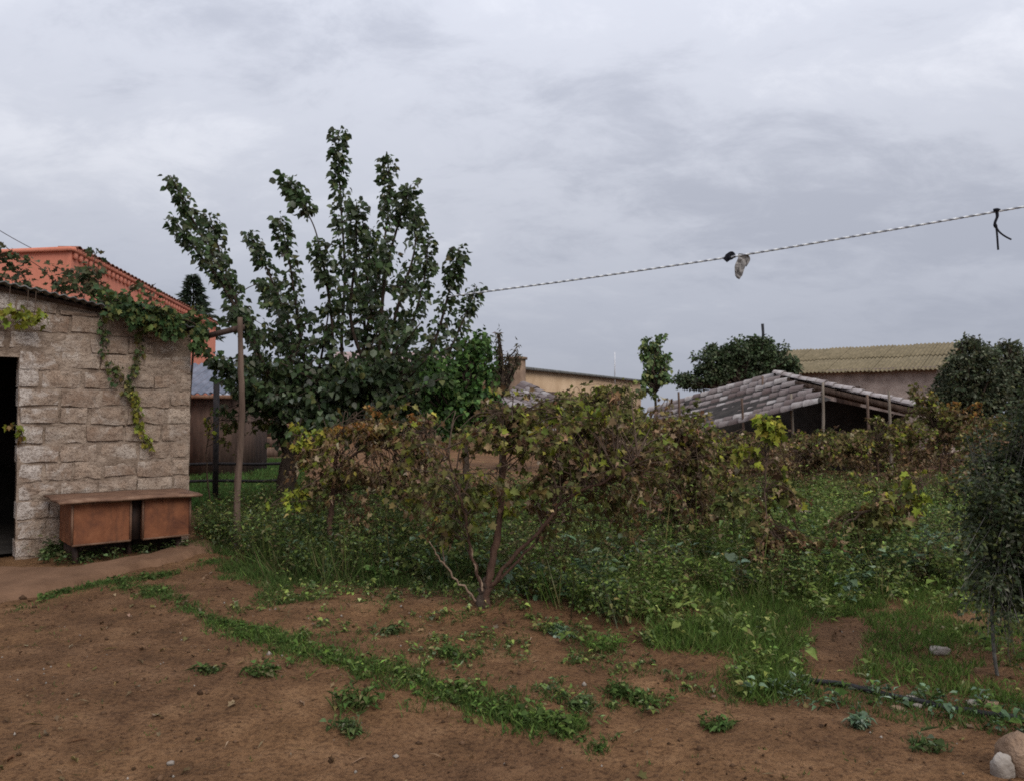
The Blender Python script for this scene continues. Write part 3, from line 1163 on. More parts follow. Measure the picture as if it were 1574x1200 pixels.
# open shelter with barrel tiles
SA, SB, SE, SC = at(1190, 575, 20), at(1000, 628, 23), at(1278, 612, 16.5), at(1432, 631, 17)
shelter = thing('tiled_shelter', 'open shelter with sagging roof of old greyish barrel tiles on stakes', 'shelter', (SA[0], SA[1], 0))
dAB, dAE, dAC = SB - SA, SE - SA, SC - SA
nS = unit(np.cross(dAB, dAE))
if nS[2] < 0:
    nS = -nS
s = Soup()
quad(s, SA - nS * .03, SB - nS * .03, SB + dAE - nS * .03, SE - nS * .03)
deck = build(s, 'roof_deck', M['plaster_shade'], shelter)  # near-black deck paints the shadow between the tile rows
t = unit(dAB)
side = unit(np.cross(nS, t))
LAB = np.linalg.norm(dAB)
ncol, nrow = 8, 15
for i in range(ncol):
    sag0 = random.uniform(-.03, .03)
    for j in range(nrow):
        if random.random() < 0.04:
            continue
        sag = -0.10 * math.sin(math.pi * j / nrow) * math.sin(math.pi * i / ncol)
        p = SA + dAE * (i / (ncol - 1)) + t * (LAB * j / nrow) + nS * (sag + sag0 + random.uniform(0, .02)) - nS * 0.02
        instance(TILE, 'tile', deck, frame(p, (t + nS * 0.055) * (LAB / nrow * 1.22), side * .115, nS * .085))
t2 = unit(dAC)
back = np.array([1.2, 3.5, -0.02])
n2_ = unit(np.cross(back, t2))
if n2_[2] < 0:
    n2_ = -n2_
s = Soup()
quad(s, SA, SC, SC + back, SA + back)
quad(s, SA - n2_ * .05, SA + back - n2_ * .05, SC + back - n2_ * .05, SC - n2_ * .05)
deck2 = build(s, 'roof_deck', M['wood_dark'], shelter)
side2 = unit(np.cross(n2_, t2))
LAC = np.linalg.norm(dAC)
for i in range(6):
    for j in range(17):
        p = SA + back * (i / 6.0) + t2 * (LAC * j / 17) + n2_ * random.uniform(0, .03)
        instance(TILE_PALE if i == 0 else TILE, 'tile', deck2, frame(p, (t2 + n2_ * .05) * (LAC / 17 * 1.22), side2 * .15, n2_ * .11))
s = Soup()
beam(s, SA - UP * .1, SC - UP * .1, .09, .12)
build(s, 'rafter', M['wood_pole'], shelter)
s = Soup()
beam(s, SA - UP * .12, SB - UP * .12, .09, .12)
build(s, 'rafter', M['wood_pole'], shelter)
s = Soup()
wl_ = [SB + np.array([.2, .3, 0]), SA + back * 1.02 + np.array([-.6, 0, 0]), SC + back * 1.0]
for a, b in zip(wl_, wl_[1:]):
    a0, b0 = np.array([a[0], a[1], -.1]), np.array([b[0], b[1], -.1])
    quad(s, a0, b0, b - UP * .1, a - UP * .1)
build(s, 'shade_backing', M['plaster_shade'], shelter)  # near-black sheet added to paint the shade inside the shelter
for (px, y0, Y) in ((1265, 588, 16.4), (1333, 606, 16.6), (1366, 600, 16.2), (1172, 578, 19.5), (1216, 605, 17.6), (1043, 602, 18.2), (1140, 612, 18)):
    s = Soup()
    p = at(px, y0, Y)
    lx = random.uniform(-.12, .12)
    tube(s, smooth_path([(p[0] + lx, p[1], -.1), (p[0] + lx * .3 + .03, p[1] + .03, p[2] * .5), tuple(p)], 4), np.linspace(.036, .026, 9), 6, wob=.3)
    build(s, 'stake', M['wood_pale'] if px in (1265, 1366, 1216) else M['wood_pole'], shelter)

# low heap of tiles on a lean-to beside the cream house
TS0 = at(803, 590, 24)
tl = thing('tiled_lean_to', 'small lean-to with purplish old tiles in front of the cream house', 'lean-to', (TS0[0], TS0[1], 0))
tv = unit(at(885, 632, 22) - TS0)
tlen = np.linalg.norm(at(885, 632, 22) - TS0)
td = np.array([-.6, -1.6, -.55])
tn = unit(np.cross(tv, td))
if tn[2] < 0:
    tn = -tn
s = Soup()
quad(s, TS0 - tn * .04, TS0 + tv * tlen - tn * .04, TS0 + tv * tlen + td - tn * .04, TS0 + td - tn * .04)
dk = build(s, 'roof_deck', M['wood_dark'], tl)
for i in range(7):
    for j in range(8):
        p = TS0 + td * (i / 6.0) + tv * (tlen * j / 8) + tn * random.uniform(0, .03)
        instance(TILE, 'tile', dk, frame(p, (tv + tn * .05) * (tlen / 8 * 1.2), unit(np.cross(tn, tv)) * .15, tn * .1))
for p in (TS0, TS0 + td, TS0 + tv * tlen, TS0 + tv * tlen + td):
    s = Soup()
    tube(s, [(p[0], p[1], -.1), (p[0], p[1], p[2] - .05)], .05, 6)
    build(s, 'stake', M['wood_pole'], tl)

# ------------------------------------------------------------------ poles, fences, mast
g = gnd(366, 848)
trel = thing('trellis_post', 'tall weathered wooden post with a short beam to the shed roof', 'post', g)
s = Soup()
top = at(369, 488, g[1])
pp = smooth_path([g - UP * .15, at(365, 760, g[1]), at(372, 640, g[1]), at(370, 560, g[1] + .02), top], 5)
tube(s, pp, np.linspace(.039, .029, len(pp)), 9, wob=.25)
build(s, 'post', M['wood_pole'], trel, smooth=True)
s = Soup()
beam(s, at(306, 520, 9.35), at(374, 503, g[1] + .05), .035, .06)
build(s, 'beam', M['wood_dark'], trel)

fg = gnd(328, 771)
mf = thing('pipe_fence', 'dark pipe fence with two rails in front of the green lawn', 'fence', fg)
for px, tp in ((331, 585), (452, 690)):
    s = Soup()
    b_ = gnd(px, 771)
    tube(s, [b_ - UP * .1, at(px + 2, tp, fg[1])], .052 if px < 400 else .03, 7, wob=.1)
    build(s, 'post', M['metal_dark'], mf)
for y_ in (712, 738):
    s = Soup()
    tube(s, [at(262, y_ + 2, 13.75), at(330, y_, 13.7), at(395, y_ + 1, 13.75), at(455, y_ - 1, 13.7)], .03, 6)
    build(s, 'rail', M['metal_dark'], mf)

wf = thing('board_fence', 'weathered brown fence of horizontal boards beyond the lawn', 'fence', gnd(360, 700))
Yf = 28.0
for k in range(4):
    for x0, x1 in ((255, 315), (315, 375), (375, 435), (435, 500)):
        s = Soup()
        z = .18 + k * .40
        a, b = at(x0, 700, Yf), at(x1, 700, Yf)
        dj = random.uniform(-.03, .03)
        beam(s, (a[0] + .02, Yf, z + dj), (b[0] - .02, Yf + .01, z + dj + random.uniform(-.03, .03)), .03, .33)
        build(s, 'board', M['wood_dark'] if (k + x0) % 3 else M['wood_pole'], wf)
for x0 in (255, 315, 375, 435, 500):
    s = Soup()
    a = at(x0, 700, Yf)
    beam(s, (a[0], Yf + .08, -.1), (a[0], Yf + .08, 1.75), .1, .1)
    build(s, 'post', M['wood_dark'], wf)

am = at(1173, 530, 27)
s = Soup()
tube(s, [(am[0], am[1], -.1), (am[0], am[1], am[2]), at(1173, 512, 27), at(1172, 498, 27)], [.05, .05, .045, .05], 6)
tag(build(s, 'antenna_pole', M['wire'], origin=(am[0], am[1], 0)), 'thin dark pole rising above the rounded tree by the ochre roof', 'pole')

s = Soup()
p0, p1 = at(-120, 270, 16), at(70, 392, 20)
tt = np.linspace(0, 1, 20)[:, None]
tube(s, p0 * (1 - tt) + p1 * tt - UP * (0.5 * tt * (1 - tt)), .009, 5)
tag(build(s, 'overhead_wire', M['wire']), 'thin dark overhead wire running down to the orange house', 'wire')

# ------------------------------------------------------------------ clothes line and the scraps on it
rp = [at(690, 456, 10.2), at(735, 450, 10.0), at(900, 428, 9.55), at(1130, 394, 9.0), at(1350, 357, 8.5), at(1574, 318, 8.1), at(1760, 284, 7.8)]
path = smooth_path(rp, 60)
seg = np.concatenate([[0], np.cumsum(np.linalg.norm(np.diff(path, axis=0), axis=1))])
ts = np.arange(0, seg[-1], 0.0085)
C3 = np.stack([np.interp(ts, seg, path[:, i]) for i in range(3)], 1)
Tg = unit(np.gradient(C3, axis=0))
Ax = unit(np.cross(Tg, UP))
Bx = np.cross(Ax, Tg)
nr = 10
ang = np.linspace(0, 2 * np.pi, nr, endpoint=False)
ring = np.cos(ang)[None, :, None] * Ax[:, None, :] + np.sin(ang)[None, :, None] * Bx[:, None, :]
ph_ = 2 * np.pi * ts[:, None] / 0.108 + ang[None, :]
band = np.clip(np.sin(ph_ + .5 * np.sin(ts * 3.1)[:, None]) * 3 + .6, 0, 1) * (.8 + .2 * vnoise(ts * 9, ts * 0, 3)[:, None])
rr = .0115 * (1 + .10 * np.cos(2 * ph_))
Vr = (C3[:, None, :] + ring * rr[..., None]).reshape(-1, 3)
cr_ = (np.array([.90, .91, .94]) * band[..., None] + np.array([.24, .245, .28]) * (1 - band[..., None])).reshape(-1, 3)
a_ = (np.arange(len(ts) - 1)[:, None] * nr + np.arange(nr)[None, :]).ravel()
b_ = (np.arange(len(ts) - 1)[:, None] * nr + (np.arange(nr)[None, :] + 1) % nr).ravel()
s = Soup()
s.add(Vr, np.concatenate([np.stack([a_, b_, b_ + nr], 1), np.stack([a_, b_ + nr, a_ + nr], 1)]), cr_)
tag(build(s, 'clothes_line', M['rope'], smooth=True, origin=rp[0]), 'black and white twisted clothes line strung from the tree across the sky', 'clothes line')


def on_rope(px):
    k = np.argmin(abs(path[:, 0] / path[:, 1] * F_PX + W_PX / 2 - px))
    return path[k].copy()


def ribbon(s, pts, wid, twist=0.0, wd=None):
    P = smooth_path(pts, 6)
    m = len(P)
    T = unit(np.gradient(P, axis=0))
    wv = np.interp(np.linspace(0, 1, m), np.linspace(0, 1, len(wid)), wid)
    V = []
    for i in range(m):
        a = twist * i / m
        side = unit(np.cross(T[i], [math.sin(a) * .9, 1, 0.2]))
        nn_ = np.cross(side, T[i])
        for f, o in ((-1, 0), (-.3, .35), (.35, -.25), (1, .1)):
            V.append(P[i] + side * wv[i] * f + nn_ * wv[i] * o * math.sin(i * .9 + f))
    n0 = len(V)
    V2 = V + [v + np.array([0, .004, 0]) for v in V]
    Fc = []
    for i in range(m - 1):
        for j in range(3):
            a = i * 4 + j
            for o, fl in ((0, 0), (n0, 1)):
                q = [(a + o, a + 1 + o, a + 5 + o), (a + o, a + 5 + o, a + 4 + o)]
                Fc += [t_[::-1] for t_ in q] if fl else q
    s.add(V2, Fc)


q = on_rope(1144)
s = Soup()
ribbon(s, [q + UP * .015, q + np.array([-.005, 0, -.06]), q + np.array([-.035, -.01, -.14]), q + np.array([-.045, 0, -.24]), q + np.array([-.04, 0, -.285])], [.045, .052, .058, .040, .004], .5)
ribbon(s, [q + np.array([.05, 0, .01]), q + np.array([.06, 0, -.05]), q + np.array([.03, .005, -.13])], [.012, .03, .02], .9)
ribbon(s, [q + np.array([-.03, -.012, -.10]), q + np.array([-.07, -.015, -.15]), q + np.array([-.075, -.01, -.20])], [.01, .028, .006], .3)
tag(build(s, 'cloth_scrap', M['cloth'], origin=q), 'dirty pale cloth scrap hanging from the clothes line', 'cloth')
q = on_rope(1124)
s = Soup()
ribbon(s, [q + np.array([-.06, 0, -.045]), q + np.array([-.02, -.01, .0]), q + np.array([.02, 0, .03]), q + np.array([.065, 0, -.005])], [.03, .045, .035, .012], 1.2)
ribbon(s, [q + np.array([-.02, -.01, .05]), q + np.array([0, -.01, .0]), q + np.array([.05, .01, .02])], [.008, .04, .02], .5)
tag(build(s, 'rag_knot', M['black'], origin=q), 'small black rag knotted on the clothes line beside the pale scrap', 'rag')
q = on_rope(1538)
s = Soup()
tube(s, smooth_path([q + UP * .02, q + np.array([.01, 0, -.05]), q + np.array([-.02, -.005, -.13]), q + np.array([.0, 0, -.2]), q + np.array([.012, 0, -.41])], 5), [.016] * 6 + [.014] * 5 + [.018] * 3 + [.010] * 7, 6)
tube(s, smooth_path([q + np.array([-.015, 0, -.14]), q + np.array([.03, .01, -.21]), q + np.array([.09, .01, -.26]), q + np.array([.165, .02, -.295])], 5), .009, 6)
tube(s, smooth_path([q + np.array([-.03, 0, .012]), q + np.array([0, -.012, .016]), q + np.array([.035, 0, .01])], 4), .018, 6)
tag(build(s, 'cord_scrap', M['black'], origin=q), 'black strip of cord with two tails tied to the clothes line', 'cord')

# ------------------------------------------------------------------ trees
P_DARK = [((.032, .052, .020), 3), ((.048, .072, .028), 4), ((.074, .092, .052), 2.6), ((.115, .130, .096), 1.7), ((.068, .072, .024), .9)]
P_LIGHT = [((.045, .088, .022), 3), ((.066, .118, .030), 3), ((.034, .066, .020), 3), ((.105, .145, .045), 1)]
P_FAR = [((.044, .064, .028), 3), ((.062, .084, .040), 3), ((.088, .104, .060), 2), ((.030, .042, .022), 2)]
P_GREY = [((.050, .062, .034), 3), ((.072, .084, .048), 3), ((.108, .114, .076), 2.4), ((.030, .038, .022), 2), ((.085, .088, .036), 1)]
P_YOUNG = [((.095, .140, .055), 3), ((.17, .20, .075), 2.5), ((.06, .095, .04), 3)]
P_CONIF = [((.026, .040, .026), 3), ((.040, .052, .034), 2)]
P_DRYTREE = [((.095, .066, .038), 3), ((.060, .056, .030), 3), ((.045, .055, .028), 2)]

TY = 11.0
base_t = np.array([*gnd(447, 802)[:2], 0.0])
base_t = np.array([(447 - 787) / F_PX * TY, TY, 0.0])
tree = thing('mulberry_tree', 'large dark green tree with tall leafy upright shoots behind the vines', 'tree', base_t)
shoots = [
    ([(262, 270), (300, 345), (352, 440), (405, 560)], .55, -.5), ([(268, 338), (305, 390), (352, 455)], .8, -.9),
    ([(322, 332), (345, 410), (385, 510)], .5, .1), ([(382, 358), (415, 425), (450, 530)], .5, .6),
    ([(430, 335), (446, 410), (462, 520)], .6, -.4), ([(441, 277), (472, 326), (492, 385), (512, 540)], .35, .8),
    ([(520, 200), (523, 300), (530, 420), (528, 560)], .7, -.2), ([(597, 242), (596, 330), (580, 430), (556, 560)], .7, .5),
    ([(632, 284), (612, 345), (590, 440)], .55, -.6), ([(642, 315), (636, 390), (612, 470)], .6, .9),
    ([(548, 312), (547, 390), (540, 500)], .6, -.9), ([(658, 366), (652, 430), (622, 530)], .5, .2),
    ([(706, 380), (690, 450), (655, 550)], .6, -.5), ([(733, 440), (712, 492), (665, 580)], .7, .3),
    ([(490, 372), (505, 450), (510, 550)], .7, -1.0), ([(356, 470), (385, 520), (420, 590)], .7, -1.2),
    ([(570, 352), (566, 420), (560, 500)], .7, 1.1), ([(405, 430), (430, 490), (455, 570)], .7, 1.2),
    ([(325, 545), (360, 580), (410, 630)], .5, -.8), ([(745, 520), (710, 560), (640, 620)], .5, .6),
]
wood, leaves = Soup(), Soup()
fork = at(447, 700, TY)
tube(wood, smooth_path([base_t - UP * .2, at(440, 750, TY), fork, at(462, 660, TY + .05), at(480, 610, TY)], 5), np.linspace(.15, .085, 21), 9, wob=.15)
tube(wood, smooth_path([fork, at(432, 655, TY - .1), at(425, 610, TY - .2)], 5), np.linspace(.10, .06, 11), 8)
tube(wood, smooth_path([at(462, 660, TY + .05), at(520, 625, TY + .15), at(580, 600, TY + .2)], 5), np.linspace(.09, .05, 11), 8)
hubs = [at(480, 610, TY), at(425, 610, TY - .2), at(580, 600, TY + .2), at(520, 625, TY + .15)]
limb_paths = []
for pts, frac, dz in shoots:
    n = len(pts)
    P3 = [at(px, py, TY + dz * (1 - i / n)) for i, (px, py) in enumerate(pts)]
    hub = min(hubs, key=lambda h: np.linalg.norm((h - P3[-1])[[0, 2]]))
    path = smooth_path(P3 + [hub], 7)[::-1]
    L = np.sum(np.linalg.norm(np.diff(path, axis=0), axis=1))
    tube(wood, path, np.linspace(*((.018, .006) if pts[0] == (441, 277) else (.034, .007)), len(path)), 5)
    k0 = int(len(path) * (1 - frac))
    bare = pts[0] == (441, 277)
    if not bare:
        limb_paths.append(path)
    if bare:
        leaf_cane(leaves, path[-8:], 330, .10, P_DARK, T_OVATE, spread=.19, droop=.7, frac0=0)
    else:
        tip = path[len(path) * 2 // 5:]
        leaf_cane(leaves, tip, 195, .076, P_DARK, T_OVATE, spread=.15, thin=.30, droop=.95, frac0=.05)
        leaf_cane(leaves, path[-7:], 170, .082, P_DARK, T_OVATE, spread=.12, droop=.6, frac0=0)
# filling limbs of the crown, front and back
for k in range(34):
    a = rng.random()
    tx, ty = rng.uniform(335, 735), rng.uniform(440, 660)
    if ((tx - 540) / 210) ** 2 + ((ty - 575) / 125) ** 2 > 1:
        continue
    dz = rng.uniform(-1.5, 1.6)
    hub = hubs[rng.integers(4)]
    tgt = at(tx, ty, TY + dz)
    mid = (hub + tgt) / 2 + np.array([0, 0, -.12])
    path = smooth_path([hub, mid, tgt], 6)
    tube(wood, path, np.linspace(.03, .008, len(path)), 5)
    limb_paths.append(path)
    leaf_cane(leaves, path, 75, .088, P_DARK, T_OVATE, spread=.16, droop=.7, frac0=.45)
for k in range(22):
    tx, ty = rng.uniform(335, 660), rng.uniform(590, 690)
    hub = hubs[rng.integers(4)]
    tgt = at(tx, ty, TY + rng.uniform(-1.3, 1.3))
    path = smooth_path([hub, (hub + tgt) / 2 + UP * .06, tgt], 6)
    tube(wood, path, np.linspace(.026, .006, len(path)), 5)
    limb_paths.append(path)
    leaf_cane(leaves, path, 100, .085, P_DARK, T_OVATE, spread=.18, droop=.8, frac0=.3)
for k in range(520):
    path = limb_paths[rng.integers(len(limb_paths))]
    i = int(rng.uniform(.10, .52) * (len(path) - 1))
    p = path[i]
    d = unit(np.array([rng.normal(0, .7), rng.normal(0, .8), rng.uniform(-.45, .5)]))
    ln = rng.uniform(.25, .75)
    tw_ = smooth_path([p, p + d * ln * .5 + UP * .03, p + d * ln + UP * rng.uniform(-.12, .1)], 4)
    pxs = tw_[-1][0] / tw_[-1][1] * F_PX + 787
    if not 300 < pxs < 752:
        continue
    tube(wood, tw_, np.linspace(.009, .003, len(tw_)), 4, caps=False)
    leaf_cane(leaves, tw_, 66, .082, P_DARK, T_OVATE, spread=.14, thin=.34, droop=.75, frac0=.1)
build(wood, 'trunk', M['bark_dark'], tree, smooth=True)
build(leaves, 'crown', M['tree_leaf'], tree)


def crown_tree(name, label, cat, bx, by, blobs, palette, size, n_leaf, trunk_r=.12, tmpl=T_SIMPLE, group=None, barkm='bark_dark', droop=.4, twigs=9):
    """bx: pixel column of the trunk, by: depth; blobs: (px, py, rx, ry) outlines of leaf masses at that depth"""
    b = np.array([(bx - 787) / F_PX * by, by, 0.0])
    t_ = thing(name, label, cat, b, group)
    wd, lv = Soup(), Soup()
    tot = sum(rx * ry for _, _, rx, ry in blobs)
    fx, fy = np.mean([q_[0] for q_ in blobs]), max(q_[1] for q_ in blobs)
    fk = at(bx, fy + 15, by)
    fk[2] = max(fk[2], .5)
    tube(wd, smooth_path([b - UP * .2, (b + fk) / 2 + np.array([.04, 0, 0]), fk], 4), np.linspace(trunk_r, trunk_r * .6, 9), 7, wob=.15)
    for (cx, cy, rx, ry) in blobs:
        n = int(n_leaf * rx * ry / tot)
        c = at(cx, cy, by)
        ex, ez = rx / F_PX * by, ry / F_PX * by
        ey = (ex + ez) / 2 * .9
        ncl = max(8, twigs * 6)
        dirs = rdir(ncl)
        cc = c + dirs * np.array([ex, ey, ez]) * (rng.random((ncl, 1)) ** .45) * .98
        for q_ in cc[:twigs * 2]:
            pth = smooth_path([fk, (fk + q_) / 2 + rng.normal(0, .06, 3), q_], 4)
            tube(wd, pth, np.linspace(trunk_r * .35, .012, len(pth)), 4, caps=False)
        idx = rng.integers(0, ncl, n)
        off = rdir(n) * rng.random((n, 1)) ** .5
        P = cc[idx] + off * np.array([ex, ey, ez]) * rng.uniform(.10, .34, (n, 1))
        D = unit(off + rdir(n) * .6 + np.array([0, 0, -droop]))
        add_leaves(lv, P, D, rdir(n) * .8 + np.array([0, 0, .6]), size * rng.uniform(.6, 1.3, n), pal(palette, n), tmpl, rng.uniform(0, .25, n))
    build(wd, 'trunk', M[barkm], t_, smooth=True)
    build(lv, 'crown', M['leaf'], t_)
    return t_


crown_tree('leafy_tree', 'bright green bushy tree right behind the large dark tree', 'tree', 712, 10.2,
           [(708, 590, 44, 60), (740, 560, 22, 50), (722, 540, 14, 30), (690, 630, 48, 52), (668, 585, 22, 46), (752, 600, 20, 44), (733, 630, 40, 40), (760, 640, 24, 30)], P_LIGHT, .070, 4600, .06, T_OVATE)
crown_tree('young_tree', 'slender young tree with pale green leaves left of the tiled shelter', 'tree', 1007, 18,
           [(998, 540, 13, 28), (1012, 535, 12, 26), (1008, 575, 20, 36), (1022, 560, 10, 20), (993, 590, 13, 20)], P_YOUNG, .10, 1000, .045, T_OVATE, droop=.8, twigs=4)
crown_tree('round_tree', 'rounded dark green tree beside the ochre roofed house', 'tree', 1140, 27,
           [(1100, 565, 38, 30), (1150, 552, 45, 34), (1190, 558, 34, 32), (1125, 545, 24, 18), (1170, 535, 24, 18), (1098, 540, 12, 14), (1060, 585, 30, 14), (1215, 575, 18, 20)], P_FAR, .13, 13000, .16)
crown_tree('grey_green_tree', 'broad grey-green tree hiding the end of the ochre roofed house', 'tree', 1495, 22,
           [(1490, 560, 36, 36), (1470, 590, 30, 40), (1520, 580, 40, 45), (1500, 610, 45, 32), (1494, 530, 18, 14), (1450, 615, 22, 30), (1505, 645, 50, 26)], P_GREY, .115, 13000, .16)
crown_tree('grey_green_tree', 'dark tree at the right picture edge beyond the grey-green tree', 'tree', 1580, 23,
           [(1560, 560, 40, 40), (1590, 590, 50, 50), (1548, 535, 20, 14), (1555, 605, 40, 28), (1630, 560, 50, 50), (1570, 645, 55, 30)], P_GREY, .115, 13000, .16)
crown_tree('withered_tree', 'thin brownish withered tree right of the bright green tree', 'tree', 766, 12.5,
           [(766, 530, 8, 30), (765, 565, 14, 30), (784, 560, 13, 26), (795, 545, 7, 20), (770, 600, 22, 22)], P_DRYTREE, .075, 950, .035, T_LANCE, twigs=4)

# pointed conifer behind the orange house
cb_ = np.array([(300 - 787) / F_PX * 31, 31, 0.0])
cf = thing('conifer', 'small dark pointed conifer behind the orange house cornice', 'tree', cb_)
s = Soup()
tp_ = at(297, 422, 31)
tube(s, [cb_ - UP * .2, tp_], [.14, .02], 6)
build(s, 'trunk', M['bark_dark'], cf)
s = Soup()
n = 3600
hh = rng.random(n) ** .8
zt, zb = tp_[2], at(297, 520, 31)[2]
th = rng.random(n) * 2 * np.pi
whorl = .75 + .25 * np.sin(hh * 60)
rr = (hh * 1.25 + .05) * np.sqrt(rng.random(n)) * whorl
P = np.stack([tp_[0] + rr * np.cos(th), tp_[1] + rr * np.sin(th), zt - (zt - zb) * hh], 1)
D = np.stack([np.cos(th), np.sin(th), rng.uniform(-.5, .3, n)], 1)
add_leaves(s, P, D, rdir(n) + UP, .26 * rng.uniform(.6, 1.2, n), pal(P_CONIF, n), T_LANCE)
build(s, 'crown', M['leaf'], cf)

# ------------------------------------------------------------------ vines
BROWN = [((.125, .076, .040), 3), ((.185, .125, .075), 3), ((.088, .052, .028), 2.5), ((.250, .190, .128), 1.3), ((.120, .096, .038), 3)]
RUST = [((.16, .075, .022), 2), ((.12, .085, .030), 2), ((.19, .12, .035), 1)]
OLIVE = [((.082, .086, .026), 3), ((.108, .108, .034), 3), ((.068, .068, .028), 2), ((.135, .115, .046), 1.3)]
YELLOW = [((.190, .190, .028), 3), ((.145, .165, .026), 3), ((.24, .21, .04), 1), ((.09, .11, .025), 1)]
VGREEN = [((.040, .072, .024), 3), ((.060, .095, .030), 2)]
MIXV = BROWN + [(c, w * 1.8) for c, w in OLIVE] + [(c, w * .38) for c, w in YELLOW]
MIXO = [(c, w * .5) for c, w in BROWN] + OLIVE + [(c, w * .4) for c, w in YELLOW]


LEAF_K = .66


def vine(name, label, base_px, trunks, blobs, size=.075, group=None, depth=None, num_k=1.15):
    """trunks: list of (pixel polyline, r0, r1, dz, material); blobs: (px, py, rx, ry, number of leaves, palette, dz)"""
    g_ = gnd(*base_px)
    Y = depth or g_[1]
    g_ = np.array([(base_px[0] - 787) / F_PX * Y, Y, 0.0])
    g_[2] = float(gh(g_[0], g_[1]))
    t_ = thing(name, label, 'vine', g_, group)
    nodes = []
    for (pl, r0, r1, dz, mt) in trunks:
        m_ = len(pl)
        P3 = [at(x, y, Y + dz * i / max(1, m_ - 1)) for i, (x, y) in enumerate(pl)]
        if pl[0] == base_px:
            P3[0] = g_ - UP * .06
        path = smooth_path(P3, 6)
        path[1:-1] += rng.normal(0, .006, (len(path) - 2, 3))
        s = Soup()
        tube(s, path, np.linspace(r0, r1, len(path)), 8, wob=.28)
        build(s, 'branch' if nodes else 'trunk', M[mt], t_, smooth=True)
        nodes += list(path[len(path) // 3:])
    nodes = np.array(nodes)
    size = size * LEAF_K
    canes, lv = Soup(), Soup()
    for (cx, cy, rx, ry, n, palt, dz) in blobs:
        n = int(n * num_k)
        c = at(cx, cy, Y + dz)
        ex, ez = rx / F_PX * (Y + dz), ry / F_PX * (Y + dz)
        ey = min(.55, (ex + ez) * .5)
        nc = max(3, n // 26)
        for k in range(nc):
            q_ = c + rng.normal(0, .52, 3) * np.array([ex, ey, ez])
            q2 = q_ + rng.normal(0, .5, 3) * np.array([ex, ey, ez]) * .7 + np.array([0, 0, -.06])
            st = nodes[np.argmin(np.linalg.norm(nodes - q_, axis=1) + rng.random(len(nodes)) * .6)]
            pth = smooth_path([st, (st + q_) / 2 + UP * rng.uniform(0, .10), q_, q2 + UP * rng.uniform(-.08, 0)], 4)
            tube(canes, pth, np.linspace(.0058, .0022, len(pth)), 4, caps=False)
            dry = palt is BROWN or palt is RUST
            leaf_cane(lv, pth[5:], n / nc / max(.15, np.sum(np.linalg.norm(np.diff(pth[5:], axis=0), axis=1))), size * (.88 if dry else 1.0), palt, T_GRAPE,
                      spread=.075, droop=.85 if dry else .45, frac0=0, thin=.43, curl=(.3, 1.5) if dry else (0, .7), up=.5)
    build(canes, 'cane', M['twig'], t_)
    build(lv, 'foliage', M['dry'], t_)
    return t_


vine('grape_vine', 'withering grape vine with forked reddish trunk on the bare soil mound', (745, 945),
     [([(745, 945), (750, 900), (760, 845), (770, 770), (776, 690), (790, 640)], .036, .015, .05, 'bark_red'),
      ([(750, 905), (785, 860), (835, 808), (872, 765), (930, 738), (980, 700)], .017, .008, -.25, 'bark_red'),
      ([(758, 900), (815, 840), (850, 785), (868, 720)], .012, .006, .3, 'bark_red'),
      ([(742, 912), (725, 850), (715, 790), (700, 735), (684, 690)], .012, .006, -.2, 'bark_red'),
      ([(738, 925), (700, 890), (676, 858), (660, 832)], .009, .004, -.3, 'bark_pale'),
      ([(744, 918), (730, 870), (716, 800), (712, 772)], .009, .005, -.1, 'bark_pale'),
      ([(741, 948), (740, 925), (744, 905), (748, 890)], .050, .030, .02, 'bark_dark')],
     [(790, 690, 85, 70, 800, MIXV, 0), (705, 725, 50, 60, 420, OLIVE, .1), (735, 760, 40, 45, 170, YELLOW, .2), (850, 655, 110, 42, 800, MIXO, .1),
      (905, 700, 85, 60, 750, MIXV, 0), (960, 690, 60, 70, 600, BROWN, .1), (860, 760, 60, 40, 240, BROWN, .1), (830, 720, 70, 50, 420, MIXV, .2),
      (960, 765, 50, 40, 200, MIXV, .3), (640, 800, 40, 36, 70, BROWN, .5), (1010, 790, 36, 40, 110, BROWN, .4), (770, 790, 40, 36, 60, MIXO, .4), (900, 790, 50, 30, 90, OLIVE, .4), (690, 790, 40, 40, 110, MIXO, .3), (640, 720, 40, 50, 160, MIXV, .3), (1000, 720, 40, 60, 280, MIXV, .3), (830, 800, 40, 40, 80, MIXV, .2),
      (940, 640, 70, 28, 350, OLIVE, .2), (760, 640, 70, 30, 380, MIXV, .1), (885, 640, 30, 20, 90, YELLOW, .1)], .070, num_k=1.2)
vine('grape_vine', 'brown withered grape vine on a thin upright stem in front of the dark tree', (510, 865),
     [([(510, 865), (508, 800), (514, 740), (518, 690), (525, 660)], .034, .018, .05, 'bark_red'),
      ([(516, 720), (560, 690), (620, 670), (670, 662)], .014, .007, -.1, 'bark_red'),
      ([(516, 700), (480, 680), (450, 665)], .010, .006, -.1, 'twig')],
     [(560, 680, 60, 38, 620, BROWN, -.1), (625, 670, 60, 36, 520, MIXV, -.1), (640, 715, 48, 42, 480, BROWN, -.1), (590, 725, 60, 36, 460, BROWN, 0),
      (545, 640, 36, 16, 130, RUST, 0), (600, 648, 60, 16, 200, RUST, 0), (470, 668, 28, 26, 120, YELLOW, -.1), (520, 700, 36, 30, 220, MIXO, -.1),
      (440, 772, 26, 16, 80, YELLOW, -.1), (470, 752, 30, 18, 70, OLIVE, 0), (580, 785, 60, 36, 200, BROWN, .1), (470, 715, 34, 24, 160, BROWN, 0), (640, 775, 40, 40, 160, MIXO, .1), (560, 745, 70, 26, 260, BROWN, .2)], .080, num_k=1.5)
